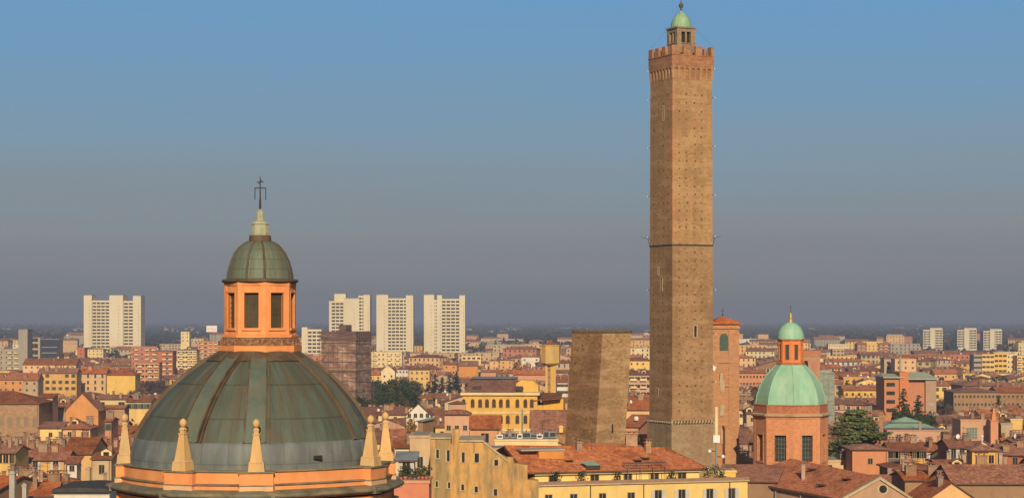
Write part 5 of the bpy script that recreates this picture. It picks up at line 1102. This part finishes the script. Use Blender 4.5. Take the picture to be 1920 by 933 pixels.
def tree(kind, px, ytop, Y, wpx_, label, group=None, zb=0):
    if Y > 680 and not (1670 < px < 1740): Y = depth(ytop, {'fir':20,'evergreen':17,'olive':17,'bare':16}.get(kind,17)+trr.uniform(-1,1))
    wpx_ *= 1.25
    cm, tm, H_ = TM[kind][trr.randrange(len(TM[kind]))]
    h = Z(ytop, Y)-zb; base_w = {'fir':6.6,'cedar':16,'evergreen':9.5,'olive':9.5,'golden':9.5,'bare':9.0}[kind]
    w = wpx_*Y/F; e = empty(TN[kind][0], (X(px,Y), Y, zb), trr.uniform(0,360), label, 'tree', group)
    for nm, me in (('crown', cm), ('trunk', tm)):
        o = bpy.data.objects.new(nm, me); COL.objects.link(o); o.parent = e; o.scale = (w/base_w, w/base_w, h/H_)
    TREES.append((px, wpx_, ytop, Y)); FOOT.append((X(px,Y), Y, w*.42)); TOPS.append((px-wpx_*.35, px+wpx_*.35, ytop+6, Y))
    return e
TREES = []
tree('cedar', 1606, 766, 470, 128, 'huge spreading cedar with flat green tiers right of the green domed church'); PROT.append((1550,1660,845,462))
tree('fir', 1694, 724, 700, 40, 'taller pointed fir in front of the orange modern block', 'two firs before the modern block'); tree('fir', 1722, 737, 705, 40, 'shorter pointed fir at the right in front of the modern block', 'two firs before the modern block')
tree('evergreen', 1676, 764, 660, 44, 'dark bushy evergreen at the foot of the modern block, left clump'); tree('evergreen', 1706, 762, 655, 52, 'broad dark evergreen between the two firs and the green roof'); tree('evergreen', 1735, 772, 650, 40, 'dark low evergreen at the right foot of the modern block')
for w_ in ((1660,1745,796,645),): PROT.append(w_)
for px, yt, wd, lb_ in ((803,712,24,'low fir leftmost in the dark fir group beside the palace'),(816,697,24,'tall fir second from left in the group beside the palace'),(829,704,26,'middle fir of the dark group beside the palace'),(843,700,24,'fir second from right in the group beside the palace'),(856,693,24,'tallest fir, rightmost in the group beside the palace')):
    tree('fir', px, yt, 790+trr.uniform(-12,12), wd, lb_, 'group of dark firs beside the yellow palace')
PROT.append((788,866,736,1190))
for k, px, yt, Y, wd, lb_ in (('evergreen',664,698,800,30,'dark evergreen just right of the wrapped block foot'),('evergreen',702,672,900,20,'tall dark evergreen above the red-roofed cottages'),('evergreen',686,718,740,34,'round evergreen low in the garden behind the big dome'),('bare',676,722,715,40,'reddish leafless tree hugging the big dome outline'),
      ('evergreen',704,713,750,34,'dark evergreen in the middle of the garden trees'),('olive',735,708,735,40,'olive green full tree at the centre of the garden'),('bare',722,702,770,44,'grey leafless tree behind the olive green one'),('evergreen',755,706,770,32,'dark evergreen at the right end of the garden trees'),('fir',745,722,715,24,'small fir below the olive green tree'),('bare',772,712,790,36,'leafless tree between garden and fir group'),
      ('evergreen',932,673,1060,20,'lone dark tree between two small peach houses'),('fir',1872,738,730,26,'dark narrow tree in front of the brown institute'),('golden',775,776,500,42,'golden autumn tree in front of the white gabled house'),('bare',792,782,505,26,'dark leafless tree beside the golden one'),
      ('bare',262,706,800,44,'leafless tree just right of the yellow cube house'),('bare',285,700,810,44,'leafless tree in the middle of the clump left of the big dome'),('bare',306,704,790,44,'leafless tree touching the big dome outline, left side'),('bare',1570,712,720,40,'tall leafless tree right of the netted building'),('bare',1592,738,690,30,'small leafless tree by the long yellow house'),
      ('bare',1766,722,760,40,'leafless tree immediately right of the modern block'),('bare',1784,738,720,44,'wide leafless tree before the brown institute'),('bare',1768,752,640,50,'low leafless tree above the green pavilion roof'),('bare',1902,706,1000,44,'leafless tree at the right edge above the institute'),('bare',1884,702,1020,30,'leafless tree left of the edge one above the institute'),
      ('evergreen',1750,670,1500,24,'dark round tree far behind the modern block'),('evergreen',1201,733,780,34,'dark rounded tree in the gap between the two towers'),('bare',1815,690,1300,40,'leafless tree left of the yellow apartment row'),('evergreen',1848,688,1350,18,'small dark tree at the foot of the yellow apartments'),
      ('evergreen',60,690,1000,26,'dark tree beneath the long reddish roof at far left'),('bare',120,672,1300,30,'leafless tree right of the dark glass office'),('bare',1640,662,1800,36,'grey leafless tree among the far right blocks'),('bare',1660,690,1150,36,'leafless tree left of the modern block roof'),('evergreen',1762,704,1050,24,'dark tree behind the modern block roof edge'),
      ('evergreen',1865,812,470,16,'small bush-like tree right of the pinnacle tower'),('evergreen',1895,858,400,36,'dark bushy tree right of the yellow belvedere'),('bare',905,668,1500,30,'leafless tree over the palace, left one'),('bare',955,664,1600,40,'leafless tree over the palace, right one'),('evergreen',1780,800,540,22,'dark evergreen beside the pink grid-window building')):
    tree(k, px, yt, Y, wd, lb_)
trx = random.Random(77)
for i in range(44):
    k = trx.choice(('evergreen','evergreen','fir','bare','olive','evergreen')); px = trx.uniform(640,780); yt = trx.uniform(698,742)
    tree(k, px, yt, 900, trx.uniform(26,42), {'evergreen':'dark evergreen','fir':'pointed fir','bare':'leafless tree','olive':'olive green tree'}[k]+' crowded into the garden between the big dome and the firs', 'trees crowded in the central garden')
for i in range(12):
    tree('bare', trx.uniform(252,322), trx.uniform(700,722), 900, trx.uniform(26,40), 'leafless tree in the dense grove left of the big dome', 'leafless grove left of the big dome')
for i in range(12):
    tree('bare', trx.uniform(1756,1798), trx.uniform(716,752), 900, trx.uniform(24,38), 'leafless tree in the grove between the modern block and the institute', 'leafless grove beside the modern block')
for i in range(5):
    tree('evergreen', trx.uniform(1655,1752), trx.uniform(758,774), 650+i*3, trx.uniform(30,44), 'dark evergreen crowded under the modern block', 'evergreens under the modern block')
for a_ in ((648,776,762,1080),(648,780,748,1170),(252,325,738,1240),(1757,1796,776,900),(756,800,812,492),(1560,1600,745,1080),(1885,1920,716,1150),(660,780,762,900),(922,942,690,1500)): PROT.append(a_)
# ================================================================== FILLER HOUSES between the measured ones
TOPS += [(230,715,760,YD),(300,670,700,YD),(205,745,862,YD-8),(1216,1340,60,YA),(1060,1184,616,YG),(1334,1386,600,YB),(1414,1550,700,YC),(1440,1525,640,YC),(1014,1050,648,YW),(598,690,615,YS),(858,1030,712,YP),(806,950,828,YO),(912,1325,850,290),(1008,1402,905,287),(1656,1756,703,760),(1470,1700,893,330),(1675,1750,788,560),(1798,1870,786,520)]
fr_ = random.Random(4)
cand = []
Y = 318.0
KW = [('ochre',5),('orange',3),('yellow',4),('cream',4),('beige',4),('peach',5),('salmon',2),('brown',4),('white',1),('rust',2),('pink',1),('grey',1),('tan',4)]
KWL = [k for k, n in KW for _ in range(n)]
def clear_of(x, y, r):
    for fx, fy, q in FOOT:
        if (fx-x)**2+(fy-y)**2 < (q+r)**2: return False
    return True
def max_height(x, Y, w, z):
    p0, p1 = PX(x-w/2-1, Y), PX(x+w/2+1, Y)
    for a, b_, yb, yy in PROT:
        if yy > Y+2 and p1 > a and p0 < b_: z = min(z, Z(yb-1, Y)-.0)
    return z
while Y < 1560:
    half = Y*.27+14; x = -half+fr_.uniform(0, 12)
    step = 15 if Y < 900 else 17
    while x < half:
        w = fr_.choice((8,10,12,14,17,22)) if Y < 900 else fr_.choice((9,12,15,19,24)); d = fr_.uniform(9, 13)
        xx, yy = x+w/2, Y+fr_.uniform(-2.5, 2.5)
        zt = (fr_.uniform(18.5,24) if Y < 520 else fr_.uniform(14,20)) if fr_.random() > .1 or Y < 620 else fr_.uniform(21,26)
        kind = fr_.choices(('gable','hip','gablef','flat','shed'), (5,4,2.2,1.0 if Y < 900 else 1.6,.8))[0]
        rise = {'gable': d/2*.34, 'hip': min(w,d)/2*.34, 'gablef': w/2*.32, 'flat': .3, 'shed': d*.26}[kind]
        zm_ = max_height(xx, yy, w, zt+rise)
        ze = min(zt, zm_-rise-.9)
        rz = fr_.choice((0, 0, 8, -10, 15, -18, 4, -5, 26, -28))
        if ze > 6.5 and clear_of(xx, yy+d/2, max(w,d)*.42): cand.append((yy, xx, w, d, ze, ze+rise, kind, fr_.choice(KWL), fr_.choice(('red','red','brown','brown','brown','mix','mix','fresh')) if kind != 'flat' else 'flat', rz))
        x += w+fr_.choice((0,.3,.5,2,5))
    Y += step
evt = [(t[3], 0, t) for t in TOPS]+[(c[0], 1, c) for c in cand]
evt.sort(key=lambda e: (e[0], e[1]))
sky_ = [940.0]*1920; scored = []
for yy, k, c in evt:
    if k == 0:
        for p in range(max(0,int(c[0])), min(1920,int(c[1]))): sky_[p] = min(sky_[p], c[2])
    else:
        _, x, w, d, ze, zr, kind, wl, rf_k, rz = c
        p0, p1 = max(0,int(PX(x-w/2,yy))), min(1920,int(PX(x+w/2,yy))); t = PY(zr, yy+d/2); t2 = PY(ze, yy)
        vis = sum(max(0, min(sky_[p], 933)-t) for p in range(p0, p1)); 
        for p in range(p0, p1): sky_[p] = min(sky_[p], (t+t2)/2)
        scored.append((vis, c))
scored.sort(key=lambda s: -s[0])
NIND = 185
ind = [c for v, c in scored[:NIND]]; rest = [c for v, c in scored[NIND:]]
ZONE = [(0,120,'near the left frame edge'),(120,250,'left of the big dome'),(250,575,'behind the big dome'),(575,700,'beside the wrapped block'),(700,810,'beyond the obelisk pair'),(810,930,'beyond the ochre house'),(930,1058,'near the tank tower'),(1058,1215,'between the two brick towers'),(1215,1390,'behind the tall tower'),
        (1390,1480,'left of the green dome'),(1480,1600,'right of the green dome'),(1600,1700,'beyond the cedar'),(1700,1800,'near the modern block'),(1800,1870,'near the pinnacle'),(1870,1921,'near the right frame edge')]
BAND = [(700,'farthest roofs'),(722,'far roofs'),(748,'upper-middle roofs'),(775,'middle roofs'),(805,'lower-middle roofs'),(845,'near roofs'),(2000,'lowest roofs')]
RW = {'red':'red-brown','brown':'brown','mix':'weathered','fresh':'orange','flat':'grey'}
KN = {'gable':'pitched','hip':'hipped','gablef':'front-gabled','flat':'flat','shed':'lean-to'}
labs = []
for c in ind:
    yy, x, w, d, ze, zr, kind, wl, rk, rz = c; p = PX(x, yy); q = PY(ze, yy)
    z_ = [n for a, b_, n in ZONE if a <= max(0,min(1920,p)) < b_][0] if 0 <= p < 1920 else ('near the left frame edge' if p < 0 else 'near the right frame edge')
    bd = [n for v, n in BAND if q < v][0]
    sz = 'narrow ' if w < 10 else 'wide ' if w > 18 else ''
    labs.append('%s%s house, %s %s roof, %s, %s' % (sz, wl, RW[rk], KN[kind], bd, z_))
from collections import defaultdict
dup = defaultdict(list)
for i, l_ in enumerate(labs): dup[l_].append(i)
ORD = ['first','second','third','fourth','fifth','sixth','seventh','eighth']
for l_, ids in dup.items():
    if len(ids) > 1:
        ids.sort(key=lambda i: PX(ind[i][1], ind[i][0]))
        for n_, i in enumerate(ids): labs[i] = l_.replace(', ', ', %s from left, ' % ORD[n_], 1)
for c, l_ in zip(ind, labs):
    yy, x, w, d, ze, zr, kind, wl, rk, rz = c
    put_house(x, yy+d/2, w, d, ze, zr, kind, wl, rk, rz, l_, group='tiled town houses between the landmarks', wins=fr_.choice(('green','brown','plain','white','bare','small')), rows=(3 if yy > 600 else 2), rs=fr_, chims=fr_.choice((1,1,2,2,3))+(2 if yy < 560 else 0), first=fr_.uniform(2.0,2.6))
# the remaining ones are past counting: one mass
WK = list(WALLC); sm = [M[k] for k in WK]+[T['red'],T['brown'],T['mix'],T['fresh'],T['flat'],fascia,glass,chim]
RI = {'red':len(WK),'brown':len(WK)+1,'mix':len(WK)+2,'fresh':len(WK)+3,'flat':len(WK)+4}; FI = len(WK)+5; GI = len(WK)+6; CI = len(WK)+7
mass = MB()
def mass_house(yy, x, w, d, ze, zr, kind, wl, rk, rz, win=True, fl=3.3, nw=3.3):
    a, b_ = MB(), MB(); wi = WK.index(wl); house_geo(a, b_, w, d, ze, zr, kind, wi, RI[rk], FI if kind != 'flat' else wi)
    if win:
        n = max(2, int(w/nw)); m_ = max(1, int(d/nw))
        for r in range(4 if ze < 22 else 8):
            z = ze-2.3-r*fl
            if z < 1: break
            for i in range(n):
                if fr_.random() < .1: continue
                t = -w/2+w*(i+.5)/n; a.add([(t-.55,-d/2-.03,z),(t+.55,-d/2-.03,z),(t+.55,-d/2-.03,z+1.6),(t-.55,-d/2-.03,z+1.6)], [(0,1,2,3)], GI)
            if r < 2:
                for s in (-1,1):
                    for i in range(m_):
                        t = -d/2+d*(i+.5)/m_; a.add([(s*(w/2+.03),t-s*.55,z),(s*(w/2+.03),t+s*.55,z),(s*(w/2+.03),t+s*.55,z+1.6),(s*(w/2+.03),t-s*.55,z+1.6)], [(0,1,2,3)], GI)
    for _ in range(fr_.choice((0,1,2))):
        cx, cy = fr_.uniform(-.35,.35)*w, fr_.uniform(-.35,.3)*d; z = roof_z(cx,cy,w,d,ze,zr,kind); q = fr_.uniform(.35,.7); a.box(cx-q,cx+q,cy-q,cy+q,z-1,z+fr_.uniform(.8,1.9),CI,False)
    c_, s_ = math.cos(R(rz)), math.sin(R(rz))
    for src in (a, b_):
        n0 = len(mass.v); mass.v += [(x+vx*c_-vy*s_, yy+d/2+vx*s_+vy*c_, vz) for vx, vy, vz in src.v]
        mass.f += [tuple(n0+i for i in f) for f in src.f]; mass.m += src.m; mass.sm += src.sm
for c in rest: mass_house(*c)
Y = 1575.0
while Y < 3900:
    half = Y*.265+20; x = -half+fr_.uniform(0, 20)
    while x < half:
        far = (Y-1500)/2800; big = fr_.random() < .30+.1*far
        w = fr_.uniform(18, 38) if big else fr_.uniform(12, 24); d = fr_.uniform(12, 16); p = PX(x+w/2, Y)
        if fr_.random() > far*1.35-.12:
            kind = fr_.choices(('gable','hip','flat'), (4,4,7) if big else (5,5,1))[0]
            ze = fr_.uniform(17,27) if big else fr_.uniform(9,16); rise = .3 if kind == 'flat' else min(w,d)/2*.35
            zm_ = max_height(x+w/2, Y, w, ze+rise)
            # hold back from the towers' visible flanks
            ze = min(ze, zm_-rise)
            wl = fr_.choice(('cream','tan','beige','white','peach','salmon','rust','ochre','yellow','beige','grey','tan'))
            if ze > 4: mass_house(Y+fr_.uniform(-8,8), x+w/2, w, d, ze, ze+rise, kind, wl, 'flat' if kind == 'flat' else fr_.choice(('red','brown','mix','brown')), fr_.choice((0,6,-8,14,-16,25)), win=Y < 3000, nw=3.6)
        x += w+fr_.choice((2,6,14,26))+far*fr_.uniform(0,60)
    Y += 30 if Y < 2300 else 50
Y = 4300.0
while Y < 14000:      # villages and sheds scattered over the plain
    for _ in range(5 if Y < 8000 else 3):
        x = fr_.uniform(-1,1)*Y*.27; w = fr_.uniform(16, 80); wl = fr_.choice(('white','cream','beige','grey','peach')); ze = fr_.uniform(6, 15)
        mass_house(Y+fr_.uniform(-60,60), x, w, 25, ze, ze+1.5, 'flat' if fr_.random() < .6 else 'gable', wl, 'flat' if fr_.random() < .5 else 'brown', 0, win=False)
    Y += 170
tag(mass.build('distant_houses', sm), 'mass of small tiled houses and pale blocks filling the city to the horizon', 'houses', kind='stuff')
# scattered tree masses: back gardens, avenues, and the wooded plain behind the city
def clump_mass(name, material, seed, rows, label):
    r = random.Random(seed); b = MB()
    for Y, n, sz, hh, leaf in rows:
        for _ in range(n):
            x = r.uniform(-1,1)*Y*.27; yy = Y*r.uniform(.95,1.05); 
            if yy < 1600 and not clear_of(x, yy, sz*.6): continue
            zt = max_height(x, yy, sz, hh*r.uniform(.7,1.2))
            if zt < 4: continue
            R_ = sz*r.uniform(.7,1.2); c = Vector((x, yy, zt-R_*.75)); k = 1 if Y > 2500 else 1
            for _ in range(26 if Y < 2500 else 16):
                v = Vector((r.gauss(0,1), r.gauss(0,1), r.gauss(0,.8))).normalized()*R_*r.uniform(.35,1); v.z *= .75; leafq(b, r, c+v, leaf*r.uniform(.6,1.2))
    tag(b.build(name, material), label, 'trees', kind='stuff')
rows = [(Y_, 75, 5.0, 16.5, .75) for Y_ in range(620, 1560, 50)]
clump_mass('garden_trees', LM['bare'], 5, rows, 'leafless garden and street trees scattered between the distant houses')
rows = [(Y_, 26, 4.6, 17, .7) for Y_ in range(560, 1560, 50)]
clump_mass('garden_evergreens', LM['evergreen'], 15, rows, 'dark evergreen garden trees scattered between the town houses')
rows = [(Y_, 70, 7.5, 17, 1.7) for Y_ in range(1500, 3200, 70)]
clump_mass('avenue_trees', LM['evergreen'], 6, rows, 'dark trees between the blocks of the outer city')
wm_ = mat('woodland', [(.014,.020,.018), (.026,.031,.026), (.05,.048,.038)], .02, (1,1,1), .9, big=(.006,(1,1,1),.6), bigc=(.035,.04,.035))
rows = [(Y_, int(170+Y_*.02), 12+Y_*.0014, 14, 4.6+Y_*.0006) for Y_ in list(range(2600, 6000, 120))+list(range(6000, 16000, 400))]
clump_mass('distant_woods', wm_, 8, rows, 'dark wooded plain fading into haze under the skyline')
# ------------------------------------------------------------------ pots and plants on the terraces
pr_ = random.Random(9)
def plant(o, label, s=1.0, grp=None):
    e = empty('potted_plant', o, 0, label, 'plant', grp); b = MB(); b.lathe([(.01,0),(.22*s,0),(.3*s,.45*s),(.2*s,.45*s)],8); b.build('pot', T['red'], e)
    b = MB()
    for _ in range(90):
        v = Vector((pr_.gauss(0,.32), pr_.gauss(0,.32), pr_.uniform(.0,1.3)))*s; leafq(b, pr_, v+Vector((0,0,.45*s)), pr_.uniform(.08,.15))
    b.build('foliage', LM[pr_.choice(('evergreen','olive'))], e)
G_ = 'potted plants along the palazzo terrace'
a17 = R(17)
for i, x in enumerate((3.0,6.8,12.2,20.4,25.8,27.2,28.0)):
    y = .75; plant((pz.location.x+x*math.cos(a17)-y*math.sin(a17), pz.location.y+x*math.sin(a17)+y*math.cos(a17), zt_pz), 'leafy plant in a clay pot on the yellow palazzo terrace', pr_.uniform(.8,1.35), G_)
G_ = 'plants along the salmon roof terrace'
for px in (752,760,768,777,785,792,799): plant((X(px,263.5), 263.5, Z(905,262)+.36), 'low plant in a pot on the salmon roof terrace', pr_.uniform(.6,1.0), G_)
# ================================================================== HAZE
hz = MB().box(-9000, 9000, -300, 26000, -1, 108); hm = bpy.data.materials.new('winter_haze'); hm.use_nodes = True
n_ = hm.node_tree.nodes; n_.clear(); ou = n_.new('ShaderNodeOutputMaterial'); pv = n_.new('ShaderNodeVolumePrincipled')
pv.inputs['Color'].default_value = (.46,.54,.72,1); pv.inputs['Density'].default_value = .00015; pv.inputs['Anisotropy'].default_value = .1
hm.node_tree.links.new(pv.outputs[0], ou.inputs['Volume']); pass
tag(hz.build('haze', hm), 'thin blue winter haze lying over the city and the plain', 'haze', kind='stuff')
